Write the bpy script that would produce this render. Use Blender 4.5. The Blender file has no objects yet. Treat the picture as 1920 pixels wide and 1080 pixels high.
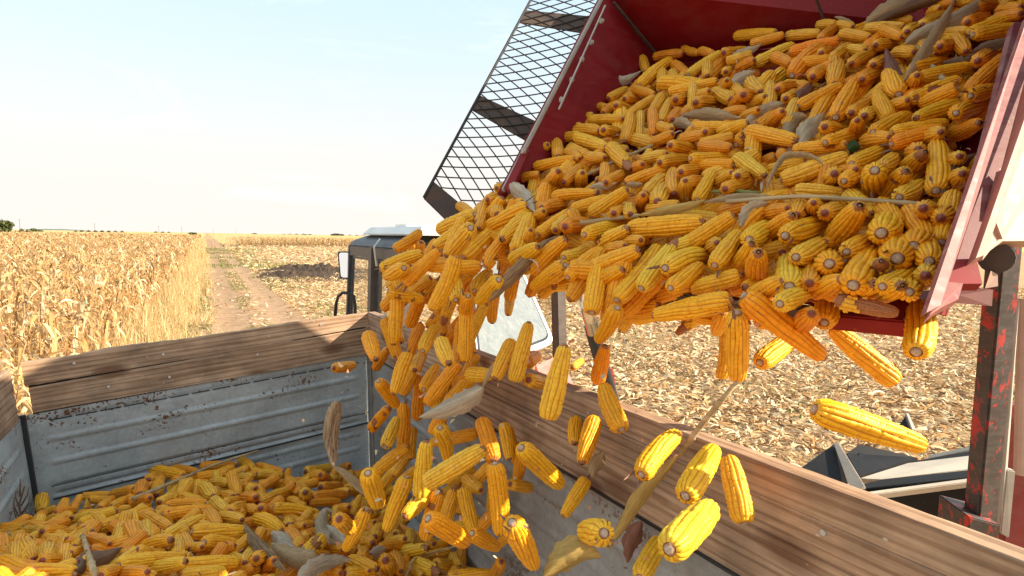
import bpy, bmesh, math, random
import numpy as np
from mathutils import Vector, Matrix
rng = np.random.default_rng(7)
random.seed(7)
S = bpy.context.scene
COL = S.collection
F = 1100.0                       # focal length in photo pixels (1920 wide)
H = 2.75                         # eye height above the field
# ------------------------------------------------------------------ camera
U = Vector((0.017, 1.0, 0.0855)).normalized()
f_ = Vector((0, 0, -1))
Yw = (f_ - f_.dot(U) * U).normalized()
Xw = Yw.cross(U)
R = Matrix((Xw, Yw, U))
CAM = Vector((0, 0, H))
cam = bpy.data.objects.new('camera', bpy.data.cameras.new('camera'))
COL.objects.link(cam)
cam.data.sensor_width = 36.0
cam.data.lens = 36.0 * F / 1920.0
cam.data.clip_start = 0.05
cam.data.clip_end = 20000
cam.matrix_world = Matrix.Translation(CAM) @ R.to_4x4()
S.camera = cam

def ray(px, py):
    return R @ Vector(((px - 960) / F, -(py - 540) / F, -1.0))
def at(px, py, d):
    return CAM + ray(px, py) * d
def ground(px, py, z=0.0):
    r = ray(px, py)
    return CAM + r * ((z - H) / r.z)
def camv(x, yup, z):             # a direction given in camera axes (z forward) -> world
    return R @ Vector((x, yup, -z))
def project(P):
    c = R.transposed() @ (Vector(P) - CAM)
    d = -c.z
    return 960 + F * c.x / d, 540 - F * c.y / d, d

# ------------------------------------------------------------------ objects
def tag(o, label=None, cat=None, group=None, kind=None):
    if label: o['label'] = label
    if cat: o['category'] = cat
    if group: o['group'] = group
    if kind: o['kind'] = kind
    return o
def empty(name, loc):
    o = bpy.data.objects.new(name, None)
    COL.objects.link(o)
    o.location = loc
    o.empty_display_size = 0.1
    return o
def link(name, me, mat=None, parent=None, M=None):
    o = bpy.data.objects.new(name, me)
    COL.objects.link(o)
    if mat is not None and len(me.materials) == 0:
        me.materials.append(mat)
    M = M or Matrix.Identity(4)
    if parent is not None:
        chain = Matrix.Identity(4)
        p = parent
        while p is not None:
            chain = p.matrix_basis @ chain
            p = p.parent
        o.parent = parent
        o.matrix_basis = chain.inverted() @ M
    else:
        o.matrix_basis = M
    return o
def np_mesh(name, V, Q, col=None, smooth=False, attr='col'):
    V = np.asarray(V, np.float32).reshape(-1, 3)
    Q = np.asarray(Q, np.int32)
    k = Q.shape[1]
    me = bpy.data.meshes.new(name)
    me.vertices.add(len(V)); me.vertices.foreach_set('co', V.ravel())
    me.loops.add(Q.size); me.loops.foreach_set('vertex_index', Q.ravel())
    me.polygons.add(len(Q))
    me.polygons.foreach_set('loop_start', np.arange(0, Q.size, k, dtype=np.int32))
    me.polygons.foreach_set('loop_total', np.full(len(Q), k, np.int32))
    if smooth:
        me.polygons.foreach_set('use_smooth', np.ones(len(Q), bool))
    me.update(calc_edges=True)
    if col is not None:
        a = me.attributes.new(attr, 'FLOAT_COLOR', 'POINT')
        c = np.ones((len(V), 4), np.float32)
        c[:, :3] = np.asarray(col, np.float32).reshape(len(V), -1)
        a.data.foreach_set('color', c.ravel())
    return me

class MB:
    """collects boxes, plates and tubes into one mesh"""
    def __init__(self): self.v = []; self.f = []
    def add(self, vs, fs):
        b = len(self.v)
        self.v += [tuple(p) for p in vs]
        self.f += [tuple(i + b for i in q) for q in fs]
        return self
    def plate(self, pts, th, n=None):
        """polygon with thickness; pts is the seen face, it is thickened away from the camera"""
        pts = [Vector(p) for p in pts]
        if n is None:
            n = Vector((0, 0, 0))
            for i in range(len(pts)):
                a, b = pts[i], pts[(i + 1) % len(pts)]
                n += a.cross(b)
            n.normalize()
            c = sum(pts, Vector()) / len(pts)
            if n.dot(c - CAM) < 0: n = -n
        k = len(pts)
        back = [p + n * th for p in pts]
        fs = [tuple(range(k)), tuple(range(2 * k - 1, k - 1, -1))]
        for i in range(k):
            j = (i + 1) % k
            fs.append((i, i + k, j + k, j))
        return self.add(pts + back, fs)
    def bar(self, a, b, w, h, up=Vector((0, 0, 1))):
        a, b = Vector(a), Vector(b)
        d = (b - a).normalized()
        s = d.cross(up)
        if s.length < 1e-4: s = d.cross(Vector((1, 0, 0)))
        s.normalize(); t = s.cross(d)
        vs = []
        for p in (a, b):
            for i, j in ((-1, -1), (1, -1), (1, 1), (-1, 1)):
                vs.append(p + s * (i * w / 2) + t * (j * h / 2))
        return self.add(vs, [(3, 2, 1, 0), (4, 5, 6, 7), (0, 1, 5, 4), (1, 2, 6, 5), (2, 3, 7, 6), (3, 0, 4, 7)])
    def tube(self, pts, r, n=8, r2=None, cap=True):
        pts = [Vector(p) for p in pts]
        k = len(pts)
        rs = [r + (r2 - r) * i / (k - 1) if r2 is not None else r for i in range(k)] if not isinstance(r, (list, tuple)) else r
        base = len(self.v)
        ref = Vector((0.13, 0.27, 0.95)).normalized()
        for i, p in enumerate(pts):
            d = (pts[min(i + 1, k - 1)] - pts[max(i - 1, 0)]).normalized()
            s = d.cross(ref)
            if s.length < 1e-3: s = d.cross(Vector((1, 0, 0)))
            s.normalize(); t = d.cross(s)
            for j in range(n):
                a = 2 * math.pi * j / n
                self.v.append(tuple(p + (s * math.cos(a) + t * math.sin(a)) * rs[i]))
        for i in range(k - 1):
            for j in range(n):
                j2 = (j + 1) % n
                self.f.append((base + i * n + j, base + i * n + j2, base + (i + 1) * n + j2, base + (i + 1) * n + j))
        if cap:
            self.f.append(tuple(base + j for j in range(n - 1, -1, -1)))
            self.f.append(tuple(base + (k - 1) * n + j for j in range(n)))
        return self
    def build(self, name, mat, parent=None, bevel=0.0, smooth=False, origin=None):
        o0 = Vector(origin) if origin is not None else (Vector(self.v[0]) if parent is None else sum((Vector(p) for p in self.v), Vector()) / len(self.v))
        me = bpy.data.meshes.new(name)
        me.from_pydata([tuple(Vector(p) - o0) for p in self.v], [], self.f)
        bm = bmesh.new(); bm.from_mesh(me)
        bmesh.ops.recalc_face_normals(bm, faces=bm.faces[:])
        if bevel > 0:
            try:
                bmesh.ops.bevel(bm, geom=bm.edges[:], offset=bevel, segments=2, affect='EDGES', clamp_overlap=True)
            except Exception:
                pass
        bm.to_mesh(me); bm.free()
        if smooth:
            me.polygons.foreach_set('use_smooth', np.ones(len(me.polygons), bool))
        return link(name, me, mat, parent, Matrix.Translation(o0))

# ------------------------------------------------------------------ materials
class NT:
    def __init__(self, name):
        self.m = bpy.data.materials.new(name); self.m.use_nodes = True
        self.t = self.m.node_tree; self.t.nodes.clear()
        self.out = self.n('ShaderNodeOutputMaterial')
    def n(self, typ, **kw):
        nd = self.t.nodes.new(typ)
        for k, v in kw.items():
            if hasattr(nd, k) and not isinstance(v, tuple(()) or dict): setattr(nd, k, v)
        return nd
    def l(self, a, b): self.t.links.new(a, b)
    def coord(self, which='Object', scale=(1, 1, 1), loc=(0, 0, 0)):
        tc = self.n('ShaderNodeTexCoord'); mp = self.n('ShaderNodeMapping')
        mp.inputs['Scale'].default_value = scale; mp.inputs['Location'].default_value = loc
        self.l(tc.outputs[which], mp.inputs['Vector'])
        return mp.outputs['Vector']
    def geo(self, scale=(1, 1, 1)):
        g = self.n('ShaderNodeNewGeometry'); mp = self.n('ShaderNodeMapping')
        mp.inputs['Scale'].default_value = scale
        self.l(g.outputs['Position'], mp.inputs['Vector'])
        return mp.outputs['Vector']
    def noise(self, vec, scale, detail=4, rough=0.55, dist=0.0):
        nd = self.n('ShaderNodeTexNoise')
        nd.inputs['Scale'].default_value = scale; nd.inputs['Detail'].default_value = detail
        nd.inputs['Roughness'].default_value = rough; nd.inputs['Distortion'].default_value = dist
        self.l(vec, nd.inputs['Vector'])
        return nd.outputs['Fac']
    def voro(self, vec, scale, out='Distance'):
        nd = self.n('ShaderNodeTexVoronoi'); nd.inputs['Scale'].default_value = scale
        self.l(vec, nd.inputs['Vector'])
        return nd.outputs[out]
    def ramp(self, fac, stops, interp='LINEAR'):
        mxp = max(q for q, _ in stops)
        if mxp > 1:
            fac = self.math('DIVIDE', fac, mxp * 1.2); stops = [(q / (mxp * 1.2), c) for q, c in stops]
        nd = self.n('ShaderNodeValToRGB'); cr = nd.color_ramp; cr.interpolation = interp
        while len(cr.elements) < len(stops): cr.elements.new(0.5)
        for e, (p, c) in zip(cr.elements, stops):
            e.position = p
            e.color = (c, c, c, 1) if isinstance(c, (int, float)) else (*c, 1)
        self.l(fac, nd.inputs['Fac'])
        return nd.outputs['Color']
    def mix(self, a, b, fac, mode='MIX'):
        nd = self.n('ShaderNodeMix'); nd.data_type = 'RGBA'; nd.blend_type = mode
        for sock, v in ((nd.inputs[6], a), (nd.inputs[7], b)):
            if isinstance(v, (tuple, list)): sock.default_value = (*v[:3], 1)
            else: self.l(v, sock)
        if isinstance(fac, (int, float)): nd.inputs[0].default_value = fac
        else: self.l(fac, nd.inputs[0])
        return nd.outputs[2]
    def math(self, op, a, b=0.0):
        nd = self.n('ShaderNodeMath'); nd.operation = op
        for i, v in enumerate((a, b)):
            if isinstance(v, (int, float)): nd.inputs[i].default_value = v
            else: self.l(v, nd.inputs[i])
        return nd.outputs[0]
    def bsdf(self, color, rough=0.7, metal=0.0, bump=None, bstr=0.3, bdist=0.01, spec=0.5, trans=None, coat=0.0):
        p = self.n('ShaderNodeBsdfPrincipled')
        if isinstance(color, (tuple, list)): p.inputs['Base Color'].default_value = (*color[:3], 1)
        else: self.l(color, p.inputs['Base Color'])
        if isinstance(rough, (int, float)): p.inputs['Roughness'].default_value = rough
        else: self.l(rough, p.inputs['Roughness'])
        if isinstance(metal, (int, float)): p.inputs['Metallic'].default_value = metal
        else: self.l(metal, p.inputs['Metallic'])
        p.inputs['Specular IOR Level'].default_value = spec
        if bump is not None:
            b = self.n('ShaderNodeBump'); b.inputs['Strength'].default_value = bstr; b.inputs['Distance'].default_value = bdist
            self.l(bump, b.inputs['Height']); self.l(b.outputs['Normal'], p.inputs['Normal'])
        sh = p.outputs['BSDF']
        if trans:
            tr = self.n('ShaderNodeBsdfTranslucent')
            if isinstance(color, (tuple, list)): tr.inputs['Color'].default_value = (*color[:3], 1)
            else: self.l(color, tr.inputs['Color'])
            mx = self.n('ShaderNodeMixShader'); mx.inputs[0].default_value = trans
            self.l(sh, mx.inputs[1]); self.l(tr.outputs[0], mx.inputs[2]); sh = mx.outputs[0]
        self.l(sh, self.out.inputs['Surface'])
        return self.m
    def attr(self, name='col'):
        a = self.n('ShaderNodeAttribute'); a.attribute_name = name
        return a
    def info(self): return self.n('ShaderNodeObjectInfo')

def m_wood(name, base, dark, light):
    t = NT(name)
    v = t.coord('Object', (0.9, 11, 11)); v2 = t.coord('Object', (1, 1, 1))
    info = t.info()
    add = t.n('ShaderNodeVectorMath'); add.operation = 'ADD'
    sc = t.n('ShaderNodeVectorMath'); sc.operation = 'SCALE'; sc.inputs['Scale'].default_value = 37.0
    cmb = t.n('ShaderNodeCombineXYZ')
    for i in range(3): t.l(info.outputs['Random'], cmb.inputs[i])
    t.l(cmb.outputs[0], sc.inputs[0]); t.l(v, add.inputs[0]); t.l(sc.outputs[0], add.inputs[1])
    va = add.outputs[0]
    g = t.noise(va, 1.5, 9, 0.62, 1.3)
    c = t.ramp(g, [(0.28, dark), (0.5, base), (0.74, light)])
    fine = t.noise(t.coord('Object', (5, 140, 140)), 1.0, 4, 0.6)
    c = t.mix(c, t.ramp(fine, [(0.3, 0.6), (0.6, 1.05)]), 0.6, 'MULTIPLY')
    wv = t.n('ShaderNodeTexWave'); wv.wave_type = 'RINGS'; wv.rings_direction = 'X'; wv.inputs['Scale'].default_value = 1.6; wv.inputs['Distortion'].default_value = 7.0; wv.inputs['Detail'].default_value = 3; wv.inputs['Detail Scale'].default_value = 1.2
    wsc = t.n('ShaderNodeVectorMath'); wsc.operation = 'MULTIPLY'; wsc.inputs[1].default_value = (0.45, 1.0, 1.0); t.l(va, wsc.inputs[0]); t.l(wsc.outputs[0], wv.inputs['Vector'])
    c = t.mix(c, t.ramp(wv.outputs['Fac'], [(0.1, (0.60, 0.52, 0.46)), (0.5, (1.0, 1.0, 1.0))]), 0.7, 'MULTIPLY')
    stain = t.noise(v2, 4.5, 5, 0.6)
    c = t.mix(c, t.ramp(stain, [(0.35, (0.56, 0.55, 0.56)), (0.62, (1.05, 1.0, 0.97))]), 0.85, 'MULTIPLY')
    # knots
    kv = t.coord('Object', (2.1, 4.6, 4.6), (0.37, 0.2, 0.1))
    kd = t.voro(kv, 1.25)
    kn = t.ramp(kd, [(0.10, 1.0), (0.17, 0.8), (0.27, 0.0)])
    c = t.mix(c, (0.13, 0.055, 0.028), t.math('MULTIPLY', kn, 0.8))
    # small pale droppings and chips
    wd = t.voro(t.coord('Object', (5, 9, 9), (0.3, 0.6, 0.2)), 2.3)
    wn = t.ramp(wd, [(0.035, 1.0), (0.06, 0.0)])
    c = t.mix(c, (0.62, 0.58, 0.52), t.math('MULTIPLY', wn, 0.75))
    bumph = t.mix(g, fine, 0.5)
    return t.bsdf(c, 0.85, 0, bumph, 0.55, 0.006, 0.25)

def m_galv(name, tint, rust=1.0, dirt=0.4):
    t = NT(name)
    v = t.coord('Object')
    n1 = t.noise(v, 3.0, 6, 0.65)
    c = t.ramp(n1, [(0.3, tuple(x * 0.72 for x in tint)), (0.52, tint), (0.75, tuple(min(1, x * 1.18) for x in tint))])
    sp = t.noise(v, 45, 3, 0.6)
    c = t.mix(c, t.ramp(sp, [(0.3, 0.75), (0.62, 1.06)]), 0.6, 'MULTIPLY')
    # brown dust wash streaked along the panel
    w = t.noise(t.coord('Object', (1.2, 1.2, 6)), 2.2, 6, 0.65, 0.4)
    c = t.mix(c, (0.24, 0.17, 0.115), t.math('MULTIPLY', t.ramp(w, [(0.46, 0.0), (0.72, 1.0)]), dirt))
    # rust pits gathered in bands
    r1 = t.noise(v, 60, 3, 0.6)
    r2 = t.noise(t.coord('Object', (2.0, 2.0, 7.0)), 1.3, 3, 0.5)
    rr = t.math('ADD', r1, t.math('MULTIPLY', r2, 1.1))
    rm = t.ramp(rr, [(1.235, 0.0), (1.265, 1.0)])
    r3 = t.noise(v, 17, 3, 0.6)
    rm2 = t.ramp(r3, [(0.70, 0.0), (0.73, 1.0)])
    rm = t.math('MULTIPLY', t.math('MAXIMUM', rm, rm2), rust)
    c = t.mix(c, t.ramp(t.noise(v, 90, 2), [(0.3, (0.055, 0.024, 0.013)), (0.7, (0.24, 0.10, 0.04))]), rm)
    mt = t.math('SUBTRACT', 0.25, t.math('MULTIPLY', rm, 0.25))
    return t.bsdf(c, 0.6, mt, t.math('SUBTRACT', t.math('MULTIPLY', sp, 0.25), rm), 0.35, 0.004)

def m_paint(name, col, dust=(0.45, 0.36, 0.28), amount=0.3, rough=0.5, under=None, wear=0.62, scale=1.0):
    t = NT(name)
    v = t.coord('Object')
    n1 = t.noise(v, 3.5 * scale, 6, 0.65)
    c = t.ramp(n1, [(0.25, tuple(x * 0.75 for x in col)), (0.55, col), (0.8, tuple(min(1, x * 1.15) for x in col))])
    d = t.noise(t.coord('Object', (1, 1, 3)), 8 * scale, 7, 0.7, 0.6)
    c = t.mix(c, dust, t.math('MULTIPLY', t.ramp(d, [(0.42, 0.0), (0.8, 1.0)]), amount))
    s = t.voro(v, 26 * scale)
    c = t.mix(c, dust, t.math('MULTIPLY', t.ramp(s, [(0.06, 1.0), (0.1, 0.0)]), min(1, amount * 1.6)))
    scr = t.noise(t.coord('Object', (40, 3, 12)), 3.0, 3, 0.5)
    c = t.mix(c, dust, t.math('MULTIPLY', t.ramp(scr, [(0.68, 0.0), (0.75, 1.0)]), amount * 0.8))
    if under is not None:
        w = t.noise(t.coord('Object', (12, 12, 7)), 2.0, 8, 0.72, 0.5)
        c = t.mix(c, under, t.ramp(w, [(wear, 0.0), (wear + 0.05, 0.9)]))
    return t.bsdf(c, t.ramp(d, [(0.3, rough * 0.8), (0.8, min(1, rough * 1.4))]), 0, n1, 0.08, 0.01)

def m_leafattr(name, rough=0.75, trans=0.25, var=0.25):
    t = NT(name)
    a = t.attr('col')
    n = t.noise(t.geo(), 26, 3, 0.6)
    c = t.mix(a.outputs['Color'], t.ramp(n, [(0.25, 0.72), (0.7, 1.12)]), var * 3 if var < 0.34 else 1.0, 'MULTIPLY')
    return t.bsdf(c, rough, 0, None, spec=0.25, trans=trans)
# traced from the place: crop offset, pile, then butt x, butt y, tip x, tip y, thickness (crop pixels = photo pixels x 4)
TR = [
(1100,0,'H','''1115,270,1430,240,80;1220,330,1490,255,70;1490,270,1760,245,65;1525,395,1905,300,95;1540,480,1830,440,75;1670,560,1850,475,95;1860,450,1870,640,110;1590,800,1920,640,100;1260,480,1560,330,85;1395,420,1530,480,80;500,430,730,400,70;720,365,850,400,55;850,380,950,410,50;395,645,640,440,85;410,430,450,540,70;650,480,750,570,80;765,560,1010,390,75;1020,395,1200,375,80;1040,460,1250,400,70;1130,520,1260,450,60;565,690,570,520,80;640,540,670,640,75;620,690,990,600,85;905,575,905,440,75;1040,540,1080,520,60b;1090,750,950,680,100b;1060,690,1050,600,90;1105,650,1170,700,70;1230,610,1310,690,110;1370,800,1380,620,95;1430,670,1560,640,80;1490,740,1560,690,70b;1170,710,1270,740,100;1090,815,1170,710,80;1220,800,1340,720,80;1500,940,1570,740,80;660,750,760,720,90b;810,770,990,780,95b;790,860,800,620,75;800,740,920,680,85;640,900,690,820,80;345,665,510,710,60;290,880,520,720,65;215,790,345,830,75b;120,850,250,760,65;60,805,140,800,50;10,900,280,890,75b;285,1070,330,850,90;400,1050,405,830,80;510,1020,490,800,80;560,920,630,740,85;500,830,570,710,80;120,975,250,1000,85;160,740,310,660,65;280,740,400,750,60;545,940,640,970,70;820,950,1190,960,80;985,1000,1215,920,90;885,990,950,990,70b;1210,980,1580,1060,110;1170,890,1290,820,70;1370,960,1470,830,95;1000,870,1210,820,60;840,1080,1110,1020,70;700,1050,900,1010,70;490,1070,650,1000,60'''),
(1440,0,'H','''375,190,510,175,60;390,300,520,190,60;520,190,640,200,60;720,215,1030,195,70;850,210,1010,280,70;540,250,770,280,70;395,400,470,380,75b;480,440,610,340,80;600,370,730,380,70;620,480,800,380,85b;800,340,1010,320,75;950,400,1100,390,70;1220,100,1290,60,80;1150,190,1370,90,70;1040,240,1130,190,60;1490,170,1650,120,90;1550,60,1740,30,90;1740,80,1900,50,80;1510,250,1900,110,90;1280,270,1520,230,70;1400,270,1490,390,95;1540,260,1900,210,85;1285,350,1400,340,75;1150,330,1270,400,90;785,490,890,440,85b;1080,520,1340,450,90;1125,590,1520,490,100;1060,750,1450,590,90;700,600,850,530,85b;500,640,530,470,110;510,880,660,600,125;330,580,480,480,95;980,710,890,540,130;900,890,810,690,110;1070,690,1120,560,90;620,850,780,760,90b;720,870,810,830,85b;890,820,1050,750,90;1420,660,1130,790,110;1410,780,1100,890,100;790,990,1060,860,110;660,1030,670,900,115;930,1000,1350,920,95;930,1080,1340,960,110;1510,690,1770,420,120;1570,460,1690,390,90b;1520,720,1730,660,100b;1410,850,1600,790,110;1390,1010,1590,920,110;1200,1060,1300,990,90;720,1060,920,1030,90;430,1070,690,975,95;420,950,560,980,80;1250,60,1400,10,80;1400,40,1560,-20,85;1700,150,1900,100,70'''),
(1440,270,'H','''100,270,610,90,130;190,50,600,0,90;0,210,290,130,90;630,150,880,40,90;570,280,800,150,110b;560,210,660,190,80;500,220,440,310,120b;800,200,790,400,160b;890,390,1040,200,120;1020,210,1180,60,130;1130,40,1050,80,100b;1260,350,1260,-20,150;1350,180,1440,90,90;985,400,1190,290,110;200,350,580,370,110;850,180,940,90,100;0,520,150,480,80;210,540,240,440,120b;-20,690,190,530,130;130,690,470,570,160b;210,850,410,730,150b;480,760,690,460,190;340,540,340,440,90;420,520,560,460,90;590,810,790,690,120b;640,1060,790,800,200;810,1060,850,880,120;460,900,470,830,180b;160,1070,160,850,180b;310,1050,310,900,110;830,450,980,590,140;1060,490,1200,720,150;850,670,870,550,200b;1090,770,1140,580,190b;1210,880,1180,720,170b;970,860,950,700,210b;1300,740,1390,370,160;860,1070,1140,900,150;1180,990,1230,930,120b;1160,480,1250,560,100;1060,1110,1060,1040,150b;600,380,790,520,100;1290,560,1400,480,100;1380,300,1460,220,90'''),
(1440,540,'H','''510,90,980,190,130;90,120,320,10,110;220,290,330,190,90;-120,60,130,-60,110;330,30,560,-60,110;560,40,800,-30,110;800,60,1010,-20,100'''),
(960,270,'H','''170,170,480,110,80;20,270,210,220,70;70,210,170,190,60;205,100,270,0,70;350,100,330,-30,90;410,50,510,110,70;440,20,570,80,60;260,360,350,200,115;380,290,520,170,90;525,340,530,210,95;560,90,700,100,85;740,20,890,190,110;690,290,690,150,80;700,290,840,215,60;970,120,1170,70,80;900,190,980,150,70;1100,140,1340,110,90b;1340,110,1690,85,75b;1660,160,1370,160,80b;1180,10,1390,40,90;1400,10,1650,30,80;1140,195,840,290,75;1140,250,1000,370,95;1215,380,1210,190,110;1310,430,1300,270,80;1260,210,1430,190,60;1320,290,1430,270,80;1390,420,1510,200,95;1540,310,1650,210,85;1590,340,1800,270,85;1690,100,1900,240,110;1690,240,1760,230,70;310,390,640,370,85b;215,480,400,440,95;450,490,730,400,85;590,520,870,340,110;975,480,985,380,100;1090,440,1140,320,130b;890,530,890,460,65;760,520,860,490,90b;0,550,120,470,90;200,680,430,500,80;320,650,450,530,70;30,800,150,530,120;90,790,140,640,70;880,640,1450,590,150;545,680,850,590,110b;390,620,560,600,110;640,750,880,630,110;1330,750,1670,530,130;1560,520,1790,440,80;1520,910,1700,660,130;1640,940,1800,740,120;1780,720,1930,620,150b;1010,500,1260,450,50;150,960,410,710,120;390,850,610,750,100;420,1000,640,790,75;580,960,960,790,150;790,1170,1100,760,130b;970,1080,1240,720,130;1150,930,1450,840,140b;1190,1080,1420,910,110;400,910,150,1080,120b;0,870,200,770,110;590,1050,840,940,100;1840,1000,1850,810,150;710,800,850,760,80;850,750,970,720,60;1460,800,1540,740,60'''),
(780,180,'H','''1195,185,1330,145,60;1125,235,1240,230,75;1190,260,1380,260,90;1090,310,1220,290,80;1200,310,1440,390,90;600,690,740,690,60;530,780,690,740,80;440,890,160,1010,110;520,800,470,1000,85;610,890,620,800,100;320,820,420,870,75;840,830,510,1000,115b;860,890,640,1080,130;330,1080,430,980,100;700,820,800,790,80;880,930,960,860,70'''),
(480,360,'F','''1040,430,1240,290,85;1110,570,970,630,110b;990,745,1260,810,100;1110,690,1380,430,110;1165,540,1160,390,70;1220,560,1240,370,85;1500,490,1310,890,130;1370,400,1420,340,70;1400,450,1560,380,90;1610,270,1470,460,130b;1540,560,1810,330,100;1720,560,1910,300,110;1500,810,1500,630,110b;1570,640,1600,520,80;1640,740,1760,590,100;1820,660,1660,830,120;1590,780,1560,1040,110b;1420,830,1410,1100,90;1620,970,1760,840,90;1800,620,1770,990,110;1070,750,1030,1150,110;1150,1000,1250,760,100;1910,740,1890,930,80'''),
(480,540,'F','''580,600,740,575,80b;840,350,900,540,115;890,610,990,450,75;1140,490,1030,800,110;1190,620,1240,500,90;1250,470,1360,290,100;1410,120,1400,360,95;1430,420,1500,300,90;1580,120,1570,560,110;1390,400,1450,570,120;1210,990,1220,640,90;1520,560,1270,880,110;1260,760,1360,580,100;920,700,1060,890,95;860,1060,1000,890,85;970,1190,1060,970,100;1600,650,1770,650,120;1920,400,1790,690,120;1500,730,1580,650,90'''),
(480,810,'F','''880,320,1150,100,100;840,310,920,550,140;1130,340,970,750,125;1230,480,1280,60,130;1270,390,1720,120,150;1300,450,1110,640,120;1380,-30,1440,220,120;1270,790,1380,440,120;1410,700,1500,400,110;1550,420,1630,750,110;1290,650,1590,830,150;1620,760,1820,870,120;1570,350,1690,440,100;1690,-90,1790,220,130;1790,240,1830,780,150;1860,-60,1900,210,100;1780,1080,1840,970,100;1440,1080,1780,1060,90;620,650,720,740,120;830,580,660,890,110'''),
(960,810,'F','''70,120,370,400,150b;-20,390,150,420,90;620,-100,520,240,140;480,-100,470,90,100;560,350,380,640,110;690,760,540,740,190b;970,320,1250,10,160b;1300,480,1520,120,190b;1740,680,1620,170,180;1180,880,1500,560,240b;960,1090,1110,800,150;0,680,170,1010,180'''),
(960,540,'F','''270,980,400,420,170;790,150,640,400,130;640,700,700,430,120;820,1060,680,720,150;860,200,1110,140,140;1640,90,1050,210,170b;1580,180,1530,340,130;1570,680,1590,250,110;1690,190,1690,690,170b;1740,60,2350,530,190;1860,560,2120,360,150;120,690,260,720,110;100,560,190,500,110b;450,600,530,540,60;20,700,130,250,130'''),
(1440,540,'F','''960,710,470,290,170b;1110,480,1110,90,200b;350,910,1190,1190,225;420,260,410,-50,170b'''),
(0,810,'T','''1130,280,1390,330,85;1280,275,1480,300,70;1490,260,1780,245,70;1640,225,1760,190,60;1790,210,1900,280,70;1440,350,1710,310,80;1730,310,1790,480,90;1790,350,1890,340,80;1580,385,1720,385,75;1390,500,1380,370,95;1430,385,1560,380,65;1600,490,1500,400,100;1600,510,1700,600,90;1630,480,1750,480,80;1110,360,1200,330,80;1170,480,1200,340,85;1050,470,1075,380,100;840,470,1010,420,80;750,570,850,490,60;830,560,980,490,65;1000,560,1130,490,80;1190,530,1330,470,80b;1240,550,1560,530,70;1220,620,1600,580,90;1070,620,1280,720,90;720,735,1120,580,95;600,690,880,590,80;410,610,570,590,70;360,660,540,640,75;340,730,520,670,80;315,480,315,590,85b;250,690,330,600,75;170,745,330,730,75;310,745,520,740,80b;490,760,700,740,70;550,870,630,740,100;260,855,350,830,75;365,835,530,820,85b;660,790,830,840,90;870,860,910,690,100;960,690,1040,860,110;1090,690,1120,800,100;1250,780,1530,640,95;1560,600,1640,710,100;1640,640,1820,660,90;1440,750,1860,750,115b;1530,830,1800,850,110b;1720,920,1880,770,80;1430,880,1370,780,90;1330,920,1330,820,95;1410,880,1520,860,70;1080,880,1290,810,110;1020,880,1230,930,80;910,930,1020,880,70;520,910,680,900,85b;350,870,350,940,110;430,870,440,930,70;170,830,250,960,120;110,850,130,960,90;310,965,450,950,70;490,860,490,1000,60;0,970,260,1090,130;560,1060,190,1030,110;890,1000,1150,960,110;1120,1040,1400,970,110;1340,1010,1800,980,110;930,960,1400,930,60;1830,990,1920,860,100;750,1080,880,1030,90;1350,1080,1700,1050,80;900,1070,1110,1050,70;1720,600,1830,550,95b;1850,580,1930,590,90;1820,420,1920,420,80;1820,500,1920,490,90;1680,530,1800,510,70;1500,690,1640,760,80;560,990,700,1060,80'''),
(480,810,'T','''0,250,210,300,60;365,295,580,260,75b;0,310,210,330,70;10,390,220,380,60;360,370,490,320,80;480,320,560,370,70;560,360,640,310,60;480,410,640,400,75b;240,360,330,460,100b;370,450,370,510,95b;410,490,690,470,75;380,540,640,520,60;10,540,230,440,90;120,580,480,620,110b;240,510,370,560,70;30,570,140,660,90b;0,640,200,750,100;590,580,700,560,80;245,700,250,660,85b;280,730,430,680,75;240,740,350,860,100;360,790,470,760,90;0,950,50,930,100;50,1060,140,960,100;710,640,750,520,85;800,600,860,500,75;860,600,950,640,80;890,790,930,700,90;960,820,1070,710,85;1150,850,1160,740,90b;900,880,1140,850,80;1020,910,1290,870,110;1470,890,1250,950,80;1190,980,1380,1060,120;970,960,1000,1080,115b;1030,930,1090,1050,110;740,860,880,830,110;790,950,820,880,90;700,970,910,1030,110;660,1060,900,1070,90;430,1050,640,1060,100;480,850,660,880,90;1340,990,1500,1010,90;1470,930,1530,1010,80;1340,890,1450,800,80;1480,1050,1560,1010,80;1130,1000,1250,1080,70;780,1070,850,1040,70;830,710,890,670,60;1040,760,1110,800,70;680,420,800,470,80;970,400,1010,440,60;990,480,1050,420,70;1000,840,1120,800,80;500,790,220,1080,120;640,270,700,250,60'''),
]
# ------------------------------------------------------------------ light and sky
SUN_AZ, SUN_EL = math.radians(99), math.radians(31)
S.view_settings.view_transform = 'Standard'
S.view_settings.look = 'None'
S.view_settings.exposure = 1.36
S.view_settings.gamma = 1.0
w = bpy.data.worlds.new('World'); S.world = w; w.use_nodes = True
nt = w.node_tree; nt.nodes.clear()
out = nt.nodes.new('ShaderNodeOutputWorld'); bg = nt.nodes.new('ShaderNodeBackground')
sky = nt.nodes.new('ShaderNodeTexSky'); sky.sky_type = 'NISHITA'; sky.sun_disc = False
sky.sun_elevation = SUN_EL; sky.sun_rotation = SUN_AZ
sky.air_density = 1.0; sky.dust_density = 3.2; sky.ozone_density = 1.6; sky.altitude = 80
tc = nt.nodes.new('ShaderNodeTexCoord'); mp = nt.nodes.new('ShaderNodeMapping')
mp.inputs['Scale'].default_value = (1.0, 1.0, 4.0); mp.inputs['Location'].default_value = (0.35, 0.1, 0.22)
nz = nt.nodes.new('ShaderNodeTexNoise'); nz.inputs['Scale'].default_value = 3.2; nz.inputs['Detail'].default_value = 8
nz.inputs['Roughness'].default_value = 0.62; nz.inputs['Distortion'].default_value = 0.7
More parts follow.
